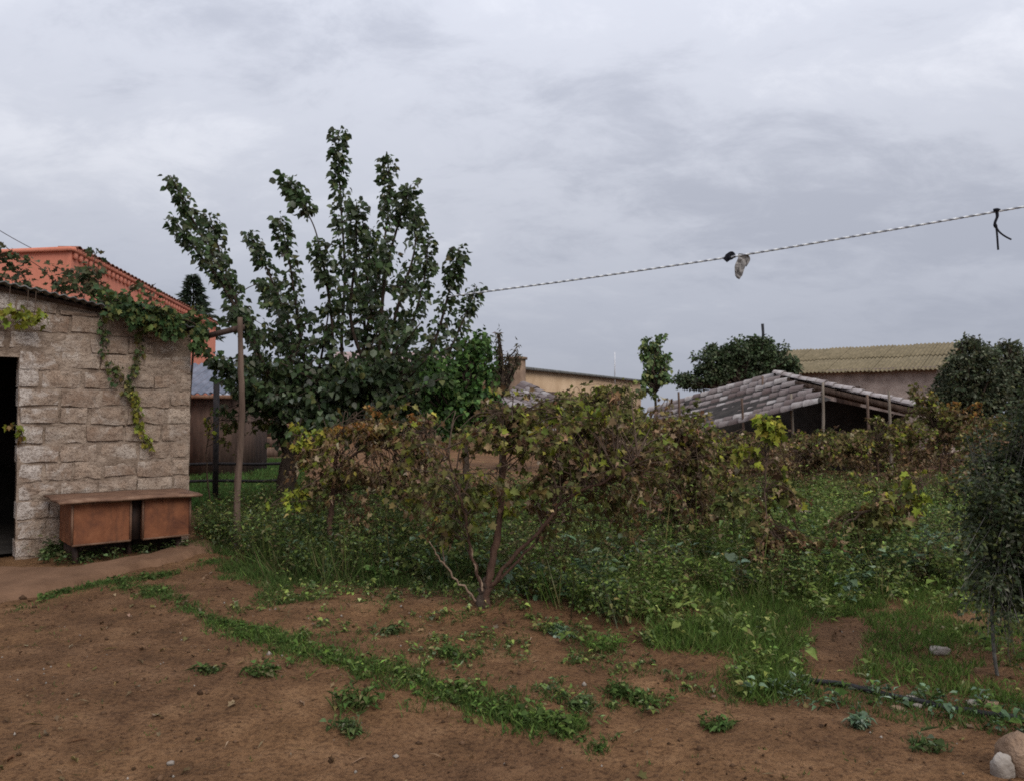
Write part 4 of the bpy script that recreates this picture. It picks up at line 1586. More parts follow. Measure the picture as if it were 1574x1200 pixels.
vine('grape_vine', 'dense dark brown grape vine right of the forked one', (1066, 862),
     [([(1066, 862), (1070, 800), (1062, 740), (1050, 680)], .030, .014, .05, 'bark_red'),
      ([(1066, 790), (1030, 720), (990, 670)], .014, .007, -.1, 'bark_red')],
     [(1030, 690, 62, 48, 850, BROWN, -.1), (1065, 765, 42, 62, 700, BROWN, -.1), (1005, 664, 54, 22, 340, MIXO, 0), (1075, 700, 46, 46, 500, MIXV, 0),
      (1060, 664, 56, 20, 300, MIXO, .1), (1062, 820, 30, 36, 220, BROWN, -.1), (985, 745, 40, 50, 320, MIXV, .2), (1010, 800, 30, 30, 120, OLIVE, .1)], .078, num_k=1.45)
vine('grape_vine', 'sparse vine with a tall shoot of yellow-green leaves in the weeds', (1188, 896),
     [([(1188, 896), (1180, 820), (1176, 740), (1184, 660)], .014, .006, .02, 'twig')],
     [(1187, 656, 14, 14, 60, YELLOW, 0), (1178, 700, 22, 34, 60, OLIVE, 0), (1178, 745, 34, 36, 80, MIXO, 0), (1205, 780, 40, 40, 90, MIXV, 0),
      (1196, 828, 60, 30, 230, BROWN, -.1), (1150, 696, 12, 10, 20, YELLOW, 0), (1150, 770, 36, 46, 90, OLIVE, 0), (1240, 838, 36, 18, 110, BROWN, 0)], .095, num_k=2.1)
vine('grape_vine', 'sprawling vine shoot with olive and yellow leaves trailing over the weeds', (1262, 880),
     [([(1262, 880), (1290, 815), (1340, 782), (1390, 760), (1430, 738)], .014, .005, -.1, 'twig')],
     [(1412, 742, 24, 22, 120, YELLOW, -.1), (1375, 772, 34, 20, 110, MIXO, -.1), (1330, 792, 36, 18, 90, OLIVE, 0), (1290, 826, 26, 16, 70, BROWN, 0), (1350, 780, 26, 16, 60, RUST, 0)], .10, num_k=2.4)
vine('grape_vine', 'low straggling vine with olive leaves among the weeds right of the dense brown vine', (1120, 850),
     [([(1120, 850), (1128, 800), (1120, 760)], .012, .006, .02, 'twig')],
     [(1110, 770, 46, 34, 110, OLIVE, 0), (1135, 735, 36, 26, 80, MIXO, 0), (1095, 800, 40, 26, 60, MIXV, 0)], .08, num_k=2.2)
vine('grape_vine', 'straggling half dry vine beyond the trailing shoot', (1330, 800),
     [([(1330, 800), (1322, 770), (1335, 735)], .012, .006, .02, 'twig')],
     [(1320, 745, 60, 22, 130, MIXO, 0), (1270, 765, 50, 22, 110, MIXV, 0), (1380, 730, 46, 18, 80, BROWN, 0)], .085, num_k=2.2)
vine('grape_vine', 'low dry vine spreading left of the small dark tree', (1465, 810),
     [([(1465, 810), (1460, 775), (1450, 745)], .012, .006, .02, 'twig')],
     [(1455, 740, 50, 24, 150, MIXO, 0), (1490, 775, 40, 24, 110, MIXV, 0), (1440, 790, 46, 20, 80, OLIVE, 0), (1500, 700, 30, 26, 100, OLIVE, 0)], .08, num_k=2.2)
# the far rows
far_rows = [
    ('olive and brown vine below the cream house', (905, 770), 10.5, [(880, 622, 55, 24, 520, MIXO, 0), (930, 612, 42, 26, 320, OLIVE, 0), (860, 660, 70, 34, 420, MIXV, 0), (930, 600, 20, 18, 60, YELLOW, 0)]),
    ('olive and brown vine leaning at the left end of the tiled shelter', (1012, 765), 11.5, [(985, 660, 46, 20, 360, MIXO, 0), (1045, 660, 46, 18, 340, MIXO, 0), (1010, 688, 60, 26, 420, MIXV, 0), (1070, 632, 10, 20, 40, OLIVE, 0)]),
    ('dry brown vine in front of the dark opening of the shelter', (1130, 760), 12.0, [(1115, 684, 42, 20, 320, MIXV, 0), (1150, 698, 46, 22, 400, BROWN, 0), (1100, 708, 46, 28, 360, BROWN, 0)]),
    ('dry brown vine below the pale stake of the shelter', (1242, 758), 12.5, [(1235, 698, 46, 22, 440, BROWN, 0), (1260, 684, 40, 18, 320, MIXV, 0), (1215, 715, 46, 24, 360, BROWN, 0), (1295, 668, 20, 20, 110, MIXV, 0)]),
    ('dry olive-brown vine under the long right edge of the tiled roof', (1345, 752), 13.0, [(1335, 674, 46, 22, 420, MIXO, 0), (1320, 695, 46, 22, 380, BROWN, 0), (1390, 662, 36, 24, 340, MIXO, 0), (1345, 642, 14, 16, 50, MIXV, 0)]),
    ('dry vine climbing at the foot of the grey-green tree', (1442, 750), 13.5, [(1430, 650, 40, 28, 420, MIXV, 0), (1470, 660, 36, 30, 360, BROWN, 0), (1425, 610, 22, 20, 160, MIXO, 0), (1475, 640, 20, 26, 150, RUST, 0), (1400, 690, 36, 20, 220, BROWN, 0)]),
]
row2 = [('brown', 990, 15.0), ('brown', 1068, 15.5), ('brown', 1150, 15.0), ('brown', 1222, 15.6), ('brown', 1300, 16.2), ('brown', 1382, 16.8), ('brown', 1455, 16.0), ('brown', 1520, 15.2)]
where = ['behind the olive vine below the young tree', 'behind the left eave of the shelter vines', 'between the tall yellow shoot and the shelter', 'just right of the tall yellow shoot, farther back',
         'under the middle of the long tiled edge', 'under the right end of the long tiled edge', 'left of the small dark tree, beyond the trailing shoot', 'half hidden behind the small dark tree']
for (_, x_, d_), w_ in zip(row2, where):
    far_rows.append(('low withered brown vine ' + w_, (x_, 740), d_, [(x_ + rng.uniform(-12, 12), (668 if x_ < 1080 or x_ > 1410 else 686), 48, 20, 400, MIXV, 0), (x_ + rng.uniform(-15, 15), 702, 50, 20, 420, BROWN, 0), (x_ + rng.uniform(-12, 12), 718, 46, 18, 260, BROWN, 0), (x_, 645 if x_ < 1080 or x_ > 1410 else 668, 26, 14, 90, MIXO, 0)]))
for lab, bpx, dep, bl in far_rows:
    x_, y_ = bpx
    by_ = 640 + F_PX * CAM_H / dep
    mx = np.mean([b[1] for b in bl])
    vine('grape_vine', lab, (x_, by_), [([(x_, by_), (x_ + 4, (by_ + mx) / 2), (x_ - 3, mx + 10)], .028, .014, .0, 'bark_red')], bl, .085, 'withered vines of the far rows', dep, 2.2)

# vine at the foot of the post, by the shed corner
vine('grape_vine', 'thin yellow-green vine creeping between shed corner and wooden post', (330, 800),
     [([(330, 800), (318, 720), (322, 660), (340, 645)], .012, .005, 0, 'twig')],
     [(350, 648, 44, 12, 130, OLIVE, 0), (312, 648, 18, 14, 40, YELLOW, 0), (400, 655, 30, 16, 110, OLIVE, 0), (350, 690, 16, 14, 30, OLIVE, 0)], .085)

# ------------------------------------------------------------------ creeper on the shed
P_CREEP = [((.035, .062, .024), 3), ((.055, .085, .030), 3), ((.085, .095, .030), 1.5), ((.11, .115, .035), 1)]
P_CREEPB = [((.050, .060, .026), 3), ((.075, .070, .032), 2), ((.10, .062, .036), 1.2), ((.040, .060, .026), 2)]
crp = thing('climbing_creeper', 'green creeper spread over the shed roof with yellowing strands down the wall', 'creeper', wp(W_LEN, .1, 0))
st, lv = Soup(), Soup()


def edge_pt(px, dz, n_):
    """point above the front wall edge under pixel column px"""
    r = (px - 787) / F_PX
    b_ = W0 + WN * n_
    u = (r * b_[1] - b_[0]) / (WU[0] - r * WU[1])
    return b_ + WU * u + UP * (wall_top(u) + dz)


main = smooth_path([wp(W_LEN + .02, -.25, 0), wp(W_LEN + .03, -.22, 1.2), wp(W_LEN + .05, -.1, 2.3), edge_pt(300, .08, .05), edge_pt(260, .10, .12), edge_pt(200, .10, .14), edge_pt(150, .10, .1)], 6)
tube(st, main, np.linspace(.016, .006, len(main)), 6)
for k in range(64):
    px = rng.uniform(150, 312)
    n_ = rng.uniform(-.6, .22)
    a = edge_pt(px, .07, n_)
    b_ = edge_pt(px + rng.uniform(-22, 22), .08 + rng.uniform(0, .16), n_ + rng.uniform(-.1, .1))
    pth = smooth_path([a, (a + b_) / 2 + UP * .04, b_], 4)
    tube(st, pth, .004, 4, caps=False)
    leaf_cane(lv, pth, 120, .062, P_CREEP, T_GRAPE, spread=.10, droop=.5, frac0=0)
for k in range(26):                                       # fringe over the eave at the right corner
    px = rng.uniform(158, 310)
    a = edge_pt(px, .06, .2)
    ln = rng.uniform(.06, .2) if px < 280 else rng.uniform(.1, .42)
    pth = smooth_path([a, a + WN * .04 - UP * ln * .5, a - UP * ln], 4)
    leaf_cane(lv, pth, 120, .06, P_CREEP, T_GRAPE, spread=.07, droop=.8, frac0=0)
for (pl, palt, dn) in (([(160, 490), (158, 520), (166, 560), (180, 590)], P_CREEP, 60), ([(212, 490), (216, 530), (205, 575), (196, 605)], P_CREEP + OLIVE, 85), ([(178, 560), (190, 585), (205, 610), (208, 640)], OLIVE, 80),
                       ([(205, 600), (209, 630), (214, 655), (232, 690)], YELLOW, 105)):
    P3 = []
    for (x, y) in pl:
        r = ray(x, y)
        b_ = W0 + WN * .06
        k_ = ((b_ - np.array([0, 0, CAM_H])) @ WN) / (r @ WN)
        P3.append(np.array([0, 0, CAM_H]) + r * k_)
    pth = smooth_path(P3, 5)
    tube(st, pth, .004, 4)
    leaf_cane(lv, pth, dn * 1.5, .046, palt, T_GRAPE, spread=.055, droop=.9, frac0=0)
for (x, y, nlf) in ((40, 487, 46), (12, 482, 26), (52, 490, 16)):       # yellow bunch under the eave
    r = ray(x, y)
    b_ = W0 + WN * .14
    k_ = ((b_ - np.array([0, 0, CAM_H])) @ WN) / (r @ WN)
    c = np.array([0, 0, CAM_H]) + r * k_
    e1 = edge_pt(x, .04, .14)
    pth = smooth_path([e1, (e1 + c) / 2 + WN * .02, c], 4)
    tube(st, pth, .004, 4)
    P = c + rng.normal(0, 1, (nlf, 3)) * np.array([.07, .05, .05])
    add_leaves(lv, P, rdir(nlf) + np.array([0, 0, -.8]), rdir(nlf) + WN, .07 * rng.uniform(.6, 1.2, nlf), pal(YELLOW, nlf), T_GRAPE, .2)
r = smooth_path([wp(-.10, .05, 1.40), wp(-.02, .08, 1.41), wp(.03, .09, 1.33), wp(.04, .07, 1.24)], 5)
tube(st, r, .004, 4)
leaf_cane(lv, r, 75, .06, YELLOW + RUST, T_GRAPE, spread=.04, droop=.8, frac0=0)
# tangled shoots above the roof
for (pl, n_, dn) in (([(150, 462), (140, 430), (146, 395), (143, 384)], -.5, 60), ([(130, 460), (110, 430), (95, 415), (80, 408)], -.7, 75), ([(165, 462), (155, 440), (120, 425), (105, 440)], -.4, 110),
                     ([(120, 455), (150, 440), (165, 470)], -.3, 110), ([(100, 450), (60, 410), (20, 388), (0, 372)], -.9, 45), ([(60, 455), (30, 420), (8, 400), (-20, 380)], -1.0, 90),
                     ([(40, 450), (20, 430), (-15, 425)], -.8, 60), ([(235, 480), (232, 455), (228, 445), (210, 440)], -.3, 45), ([(90, 452), (85, 442), (125, 418)], -.3, 80), ([(140, 455), (150, 420), (138, 412)], -.35, 120)):
    P3 = []
    for (x, y) in pl:
        r = ray(x, y)
        b_ = W0 + WN * n_
        k_ = ((b_ - np.array([0, 0, CAM_H])) @ WN) / (r @ WN)
        P3.append(np.array([0, 0, CAM_H]) + r * k_)
    pth = smooth_path(P3, 6)
    tube(st, pth, .006, 4)
    leaf_cane(lv, pth, dn * 1.6, .06, P_CREEPB, T_GRAPE, spread=.10, droop=.5, frac0=.05)
build(st, 'stem', M['twig'], crp, smooth=True)
build(lv, 'foliage', M['leaf'], crp)

# ------------------------------------------------------------------ small dark tree at the right edge
sy = 4.55
sg_ = np.array([(1528 - 787) / F_PX * sy, sy, 0.0])
sg_[2] = float(gh(sg_[0], sg_[1]))
sap = thing('olive_sapling', 'small dark leaved tree with thin grey stem at the right picture edge', 'tree', sg_)
wd, lv = Soup(), Soup()
stem = smooth_path([sg_ - UP * .1, at(1527, 990, sy), at(1526, 900, sy), at(1540, 800, sy), at(1560, 700, sy)], 6)
tube(wd, stem, np.linspace(.0105, .008, len(stem)), 7)
P_SAP = [((.026, .036, .016), 4), ((.040, .052, .024), 3), ((.070, .080, .046), 1.8), ((.115, .122, .080), .8), ((.066, .076, .022), 1.5)]
for k in range(460):
    i = rng.integers(len(stem) // 2, len(stem))
    p = stem[i]
    a_, r_ = rng.random() * 2 * np.pi, rng.random() ** .7
    low = k % 4 == 0
    cx = (1590 if low else 1600) + (92 if low else 148) * r_ * math.cos(a_) * (1 + .35 * (vnoise(a_ * 2.5, 0, 4) - .5))
    cy = (935 if low else 790) + (95 if low else 205) * r_ * math.sin(a_) * (1 + .30 * (vnoise(a_ * 2.5, 9, 6) - .5))
    q_ = at(cx, cy, sy + rng.normal(0, .22))
    pth = smooth_path([p, (p + q_) / 2 + rng.normal(0, .02, 3), q_], 5)
    tube(wd, pth, np.linspace(.0035, .0012, len(pth)), 4, caps=False)
    leaf_cane(lv, pth[3:], 290, .027, P_SAP, T_SIMPLE, spread=.09, droop=.3, frac0=0, thin=.38)
build(wd, 'trunk', M['sap_bark'], sap, smooth=True)
build(lv, 'crown', M['leaf'], sap)

# ------------------------------------------------------------------ weeds and grass
P_WEED = [((.048, .066, .018), 3), ((.068, .090, .022), 3), ((.056, .072, .026), 2), ((.096, .116, .032), 1.6), ((.094, .082, .032), 1.0), ((.11, .122, .06), .5)]
P_BLUE = [((.072, .108, .064), 3), ((.105, .140, .092), 2), ((.052, .078, .044), 2)]
P_DKW = [((.030, .044, .015), 3), ((.042, .060, .020), 3), ((.060, .080, .034), 1.5), ((.070, .064, .028), .9), ((.095, .11, .065), .5)]
P_GRASS = [((.070, .116, .024), 3), ((.092, .138, .032), 3), ((.056, .088, .022), 3), ((.130, .148, .050), 1.2)]
P_GRASSD = [((.044, .072, .020), 3), ((.060, .094, .026), 3), ((.080, .116, .032), 1.5), ((.100, .092, .042), .7)]
P_LAWN = [((.045, .085, .024), 3), ((.058, .108, .030), 3), ((.060, .072, .025), 1)]


def in_poly(x, y, poly):
    res = np.zeros(len(x), bool)
    j = len(poly) - 1
    for i in range(len(poly)):
        xi, yi = poly[i]
        xj, yj = poly[j]
        c = ((yi > y) != (yj > y)) & (x < (xj - xi) * (y - yi) / (yj - yi + 1e-12) + xi)
        res ^= c
        j = i
    return res


def scatter(poly_px, dens, thin=0.0, seed=1, fscale=1.6, edge=.12):
    poly = np.array([gnd(*p)[:2] for p in poly_px])
    lo, hi = poly.min(0) - edge, poly.max(0) + edge
    n = int(dens * np.prod(hi - lo))
    x, y = rng.uniform(lo[0], hi[0], n), rng.uniform(lo[1], hi[1], n)
    jx = x + (fbm(x * 2.5, y * 2.5, seed + 40) - .5) * edge * 4
    jy = y + (fbm(x * 2.5, y * 2.5, seed + 60) - .5) * edge * 4
    k = in_poly(jx, jy, poly)
    if thin > 0:
        k &= fbm(x * fscale, y * fscale, seed) > thin + (rng.random(n) - .5) * .16
    return x[k], y[k]


def grass_blades(s, x, y, h, palette, wid=.007, lean=.5, per=5, rad=.02):
    n = len(x) * per
    X = np.repeat(x, per) + rng.normal(0, rad, n)
    Y = np.repeat(y, per) + rng.normal(0, rad, n)
    hh = (h if np.isscalar(h) else np.repeat(h, per)) * rng.uniform(.45, 1.15, n)
    P = np.stack([X, Y, gh(X, Y) - .005], 1)
    D = np.stack([rng.normal(0, lean, n), rng.normal(0, lean, n), np.ones(n)], 1)
    N_ = rdir(n) * np.array([1, 1, .2])
    T, Fc = T_BLADE
    add_leaves(s, P, D, N_, hh, pal(palette, n, .22), (T * np.array([1, 1, 1]), Fc), rng.uniform(.0, .45, n), width=wid / np.mean(hh))


def weed_plants(s, x, y, h, palette, leaf=.045, per=12, lean=.25, tmpl=T_OVATE, spread=.35):
    n0 = len(x)
    if n0 == 0:
        return
    z0 = gh(x, y)
    h = np.broadcast_to(h, (n0,)) * rng.uniform(.55, 1.15, n0)
    lx, ly = rng.normal(0, lean, n0), rng.normal(0, lean, n0)
    shade = np.exp(rng.normal(0, .16, n0))
    # stems
    P = np.stack([x, y, z0 - .01], 1)
    D = np.stack([lx, ly, np.ones(n0)], 1)
    add_leaves(s, P, D, rdir(n0), h, pal(palette, n0) * .8, T_BLADE, 0.05, width=.008 / np.mean(h))
    n = n0 * per
    t = rng.uniform(.15, 1.05, n)
    hr = np.repeat(h, per)
    th = rng.random(n) * 2 * np.pi
    rad_ = spread * hr * rng.random(n) * (1.1 - .7 * t)
    Q = np.stack([np.repeat(x, per) + np.repeat(lx, per) * hr * t + rad_ * np.cos(th),
                  np.repeat(y, per) + np.repeat(ly, per) * hr * t + rad_ * np.sin(th),
                  np.repeat(z0, per) + hr * t * .95], 1)
    Dl = np.stack([np.cos(th), np.sin(th), rng.uniform(-.4, .7, n)], 1)
    C = pal(palette, n) * np.repeat(shade, per)[:, None]
    N2, sz_, cu_ = rdir(n) * .5 + UP, leaf * np.clip(np.exp(rng.normal(-.12, .34, n)), .3, 1.7) * np.repeat(np.clip(np.exp(rng.normal(0, .18, n0)), .6, 1.4), per), rng.uniform(0, .6, n)
    kind = np.repeat(rng.random(n0) < .38, per)
    add_leaves(s, Q[~kind], Dl[~kind], N2[~kind], sz_[~kind], C[~kind], tmpl, cu_[~kind])
    add_leaves(s, Q[kind], Dl[kind] + UP * .4, N2[kind], sz_[kind] * 1.2, C[kind], T_LANCE, cu_[kind])


P_DRYW = [((.095, .072, .036), 3), ((.070, .062, .028), 3), ((.13, .105, .055), 1.5), ((.060, .045, .028), 2)]
left_bush = [(292, 800), (330, 842), (400, 880), (470, 898), (560, 900), (640, 900), (735, 908), (800, 860), (800, 790), (560, 782), (430, 800), (292, 806)]
mid_weeds = [(748, 912), (830, 940), (900, 958), (960, 972), (1040, 945), (1120, 930), (1250, 930), (1400, 905), (1640, 900), (1640, 800), (1480, 770), (1200, 770), (800, 775), (748, 830)]
far_weeds = [(280, 782), (800, 795), (1100, 780), (1640, 800), (1640, 745), (1250, 742), (1000, 745), (430, 748)]
light_grass = [(965, 965), (985, 990), (1050, 1000), (1110, 1010), (1120, 1050), (1160, 1078), (1230, 1062), (1240, 1035), (1218, 1000), (1228, 965), (1290, 945), (1420, 915), (1600, 890), (1600, 870), (1100, 900), (1020, 930)]
right_grass = [(1340, 955), (1330, 1000), (1318, 1040), (1420, 1062), (1500, 1078), (1700, 1105), (1700, 870), (1480, 895), (1380, 925)]
fringe = [(1080, 1060), (1150, 1092), (1250, 1085), (1380, 1105), (1480, 1125), (1700, 1150), (1700, 1095), (1480, 1078), (1330, 1052), (1240, 1040), (1150, 1055)]
lawn_px = [(240, 790), (440, 782), (460, 740), (470, 708), (240, 708)]

weeds = Soup()


def gain(p, k):
    return [((c[0] * k, c[1] * k, c[2] * k), w) for c, w in p]


P_WEED, P_DKW, P_BLUE = gain(P_WEED, 1.95), gain(P_DKW, 1.5), gain(P_BLUE, 1.3)
x, y = scatter(left_bush, 170, .36, 3, 2.4)
hb = .12 + .85 * fbm(x * 2.0, y * 2.0, 31) ** 1.4 + .05 * (y - 7.2)
hb = hb * np.where(x < -2.6, .72, 1.0)
weed_plants(weeds, x, y, np.clip(hb, .15, .62), gain(P_DKW, .85) + gain(P_WEED, .62), .032, 30, .3)
x, y = scatter(left_bush, 260, .5, 46, 2)
grass_blades(weeds, x, y, .36, P_GRASSD + [((.14, .13, .06), 1.5)], .006, .45, 5, .05)
x, y = scatter(left_bush, 60, .42, 9)
weed_plants(weeds, x, y, np.where(x < -2.6, .30, .42), gain(P_WEED, .7) + gain(P_BLUE, .8), .045, 18, .25)
x, y = scatter(mid_weeds, 200, .36, 5, 2.2)
hb = .08 + .62 * fbm(x * 1.7, y * 1.7, 33) ** 1.3 + .04 * (y - 6.5)
dark = fbm(x * .9, y * .9, 55) > .52
weed_plants(weeds, x[dark], y[dark], np.clip(hb[dark], .12, .55), P_DKW + P_WEED, .030, 26, .25)
weed_plants(weeds, x[~dark], y[~dark], np.clip(hb[~dark], .12, .55), P_WEED + P_GRASS, .030, 26, .25)
x, y = scatter(mid_weeds, 110, .56, 41, 1.1)
weed_plants(weeds, x, y, .34, P_DRYW, .028, 22, .35)
x, y = scatter(left_bush, 70, .56, 42, 1.4)
weed_plants(weeds, x, y, .40, P_DRYW + P_WEED, .03, 20, .3)
x, y = scatter(far_weeds, 40, .46, 43, 1.2)
kk = (y < 14) & (x > -2.5)
weed_plants(weeds, x[kk], y[kk], .42, P_DRYW + OLIVE, .045, 20, .3, T_SIMPLE)
x, y = scatter(mid_weeds, 26, .52, 6)
weed_plants(weeds, x, y, .34, P_BLUE, .065, 14, .2)
x, y = scatter(mid_weeds, 150, .52, 16)
grass_blades(weeds, x, y, .30, P_GRASS + [((.15, .14, .06), 1.5)], .006, .4, 5, .05)
x, y = scatter(far_weeds, 55, .36, 7)
hb = .10 + .95 * fbm(x * 1.3, y * 1.3, 35) ** 1.5
kk = ((x < -.9) | (y < 13.0)) & ~((x < -3.4) & (y > 10.5))
weed_plants(weeds, x[kk], y[kk], hb[kk] * np.where(y[kk] > 11, .7, 1), P_DKW + P_WEED + gain(P_DRYW, .9), .05, 18, .2, T_SIMPLE)
x, y = scatter(light_grass, 80, .42, 8)
weed_plants(weeds, x, y, .16, P_WEED, .04, 12, .4)
patch_px = [(1000, 985), (1120, 1005), (1150, 1080), (1245, 1045), (1215, 985), (1150, 960), (1040, 960)]
x, y = scatter(patch_px, 700, .38, 17, 2.4)
grass_blades(weeds, x, y, .15, P_GRASS, .0065, .6, 6, .03)
x, y = scatter(patch_px, 120, .44, 12, 2.4)
weed_plants(weeds, x, y, .15, P_GRASS + P_WEED, .024, 14, .6)
x, y = scatter(right_grass, 55, .48, 13)
weed_plants(weeds, x, y, .12, P_WEED, .034, 10, .4)
x, y = scatter(fringe, 120, .46, 14)
weed_plants(weeds, x, y, .09, P_GRASSD + P_BLUE, .032, 10, .5)
for poly_, sd in ((left_bush, 111), (mid_weeds, 112), (far_weeds, 113)):       # tall single stalks, green and dead
    x, y = scatter(poly_, 7, .40, sd, 1.5)
    kk = y < 12.5
    weed_plants(weeds, x[kk], y[kk], .78, P_WEED + P_DRYW, .034, 30, .14, T_SIMPLE, .13)
    x, y = scatter(poly_, 9, .48, sd + 5, 1.5)
    kk = y < 12.5
    weed_plants(weeds, x[kk], y[kk], .66, P_DRYW, .026, 16, .28, T_SIMPLE, .16)
tag(build(weeds, 'weeds', M['grass']), 'tangle of green weeds spreading under and behind the vines', 'weeds', kind='stuff')

grass = Soup()
x, y = scatter(light_grass, 900, .36, 18, 2.2)
grass_blades(grass, x, y, .10, P_GRASS, .006, .6, 6, .025)
x, y = scatter(right_grass, 900, .40, 19, 2.2)
grass_blades(grass, x, y, .075, P_GRASS, .006, .6, 5, .025)
x, y = scatter(fringe, 700, .44, 20, 2.2)
grass_blades(grass, x, y, .06, P_GRASSD, .0055, .6, 5, .02)
x, y = scatter([(300, 842), (420, 905), (560, 912), (740, 915), (740, 900), (560, 895), (420, 880), (320, 835)], 700, .36, 22, 2)
grass_blades(grass, x, y, .11, P_GRASSD, .006, .5, 6, .025)
x, y = scatter([(330, 852), (345, 880), (400, 905), (420, 935), (470, 930), (450, 900), (380, 870)], 600, .44, 26, 3)
grass_blades(grass, x, y, .06, P_GRASSD, .006, .6, 6, .025)


def strip(s, pl, half, dens, h, palette, per=6, seed=70, thin=.3, leafy=True):
    P = smooth_path([gnd(*p) for p in pl], 12)
    hw = np.interp(np.linspace(0, 1, len(P)), np.linspace(0, 1, len(half)), half)
    L = np.sum(np.linalg.norm(np.diff(P, axis=0), axis=1))
    n = int(dens * L)
    k = rng.random(n) * (len(P) - 1.001)
    i = k.astype(int)
    f = (k - i)[:, None]
    Q = P[i] * (1 - f) + P[i + 1] * f
    T = unit(P[i + 1] - P[i])
    side = np.stack([-T[:, 1], T[:, 0], T[:, 2] * 0], 1)
    o = (rng.normal(0, .5, n) + .35 * rng.standard_t(3, n) + 1.1 * (fbm(Q[:, 0] * 2, Q[:, 1] * 2, seed + 9) - .5))[:, None] * hw[i][:, None]
    Q = Q + side * o
    x, y = Q[:, 0], Q[:, 1]
    kk = fbm(x * 3, y * 3, seed) > thin + (rng.random(n) - .5) * .2
    x, y = x[kk], y[kk]
    grass_blades(s, x, y, h * (.4 + 1.1 * fbm(x * 4, y * 4, seed + 5)), palette, .0055, .65, per, .025)
    if leafy:
        m_ = rng.random(len(x)) < .16
        weed_plants(s, x[m_], y[m_], h * .9, palette, .026, 9, .5)


strip(grass, [(330, 958), (400, 980), (480, 1008), (580, 1035), (680, 1064), (760, 1088), (830, 1106), (885, 1122)], [.06, .11, .15, .10, .13, .11, .10, .06], 560, .06, P_GRASSD + P_GRASS, 6, 71, .37)
strip(grass, [(160, 892), (215, 908), (260, 922), (335, 958)], [.10, .12, .08, .06], 200, .05, P_GRASSD, 6, 72, .42)
strip(grass, [(-60, 955), (0, 936), (60, 920), (120, 902), (190, 890), (260, 880), (340, 862)], [.12, .12, .10, .08, .10, .08, .06], 300, .05, P_GRASSD, 6, 73, .46)
strip(grass, [(860, 1120), (905, 1138), (940, 1150)], [.05, .08, .03], 120, .045, P_GRASSD, 6, 75, .42)
# dry bent stalks in the bed
x, y = scatter([(340, 930), (700, 925), (1000, 985), (1100, 1060), (870, 1105), (600, 1020)], 60, .5, 80, 3)
grass_blades(grass, x, y, .07, [((.16, .12, .06), 1), ((.11, .09, .045), 1)], .004, .9, 4, .02)
x, y = scatter([(340, 930), (700, 925), (1000, 985), (1120, 1070), (870, 1105), (600, 1020), (420, 975)], 330, .49, 81, 4)
grass_blades(grass, x, y, .05, P_GRASSD, .0055, .7, 5, .02)
m_ = rng.random(len(x)) < .35
weed_plants(grass, x[m_], y[m_], .055, P_DKW + P_WEED, .024, 9, .6)
x, y = scatter([(420, 905), (740, 912), (840, 945), (1000, 985), (1000, 1010), (840, 970), (740, 940), (560, 930), (430, 930)], 150, .44, 84, 3)
weed_plants(grass, x, y, .10, P_DKW + P_WEED, .028, 11, .5)
# single blades and seedlings on the trodden soil
x, y = scatter([(-40, 960), (330, 965), (860, 1130), (1200, 1110), (1500, 1140), (1600, 1260), (-40, 1260)], 26, .50, 82, 1.2)
grass_blades(grass, x, y, .03, P_GRASSD, .0045, .9, 5, .014)
tag(build(grass, 'grass', M['grass']), 'short green grass in patches and strips on the brown soil', 'grass', kind='stuff')

lawn = Soup()
x, y = scatter(lawn_px, 150, 0, 23)
grass_blades(lawn, x, y, .16, P_LAWN, .02, .5, 6, .08)
tag(build(lawn, 'lawn_grass', M['grass']), 'bright green lawn behind the pipe fence', 'grass', kind='stuff')
# weeds growing below the bench
wb = Soup()
pts_ = np.array([bp(u, n, 0) for u, n in zip(rng.uniform(-.22, 1.15, 130), rng.uniform(-.62, .05, 130))])
weed_plants(wb, pts_[:, 0], pts_[:, 1], .13, P_DKW, .034, 9, .4)
pts_ = np.array([wp(u, n, 0) for u, n in zip(rng.uniform(.25, .55, 40), rng.uniform(.03, .2, 40))])
weed_plants(wb, pts_[:, 0], pts_[:, 1], .20, P_DKW, .04, 9, .3)
tag(build(wb, 'undergrowth', M['grass']), 'dark weeds under and beside the rusty workbench', 'weeds', kind='stuff')

# separate clumps one can point at
clumps = [
    ((545, 1085), .11, .10, 'leafy weed clump on bare soil just below the middle of the grass strip', P_GRASSD),
    ((537, 1122), .06, .07, 'small dark weed clump on the open soil below a leafier one', P_DKW),
    ((400, 1038), .07, .08, 'lone low weed below the left half of the grass strip', P_GRASSD),
    ((322, 1035), .04, .05, 'tiny weed on the trodden soil left of the grass strip', P_DKW),
    ((690, 1010), .08, .09, 'weed clump on bare soil in front of the forked vine', P_GRASSD),
    ((600, 975), .05, .08, 'flat weed on the bare soil left of the forked vine', P_DKW),
    ((930, 995), .11, .11, 'rounded bright grass clump between forked vine and the long green patch', P_GRASS),
    ((860, 975), .06, .09, 'low grey-green weed right of the forked vine', P_BLUE),
    ((950, 1065), .09, .09, 'weed clump right of the end of the grass strip, near a brown hollow', P_GRASSD),
    ((890, 1085), .07, .08, 'dark weed clump at the end of the grass strip', P_DKW),
    ((985, 1075), .07, .08, 'spiky weed clump at the front edge of the green patch', P_GRASSD),
    ((1425, 1148), .05, .06, 'small weed on bare soil left of the buff boulder', P_DKW),
    ((1320, 1118), .04, .05, 'tiny grey weed on bare soil below the black hose', P_BLUE),
    ((590, 893), .16, .14, 'pale green broad leaved weed at the front of the dark undergrowth', [((.085, .135, .035), 2), ((.11, .16, .05), 1)]),
    ((1110, 1115), .05, .06, 'low weed on the bare soil under the green patch', P_GRASSD),
]
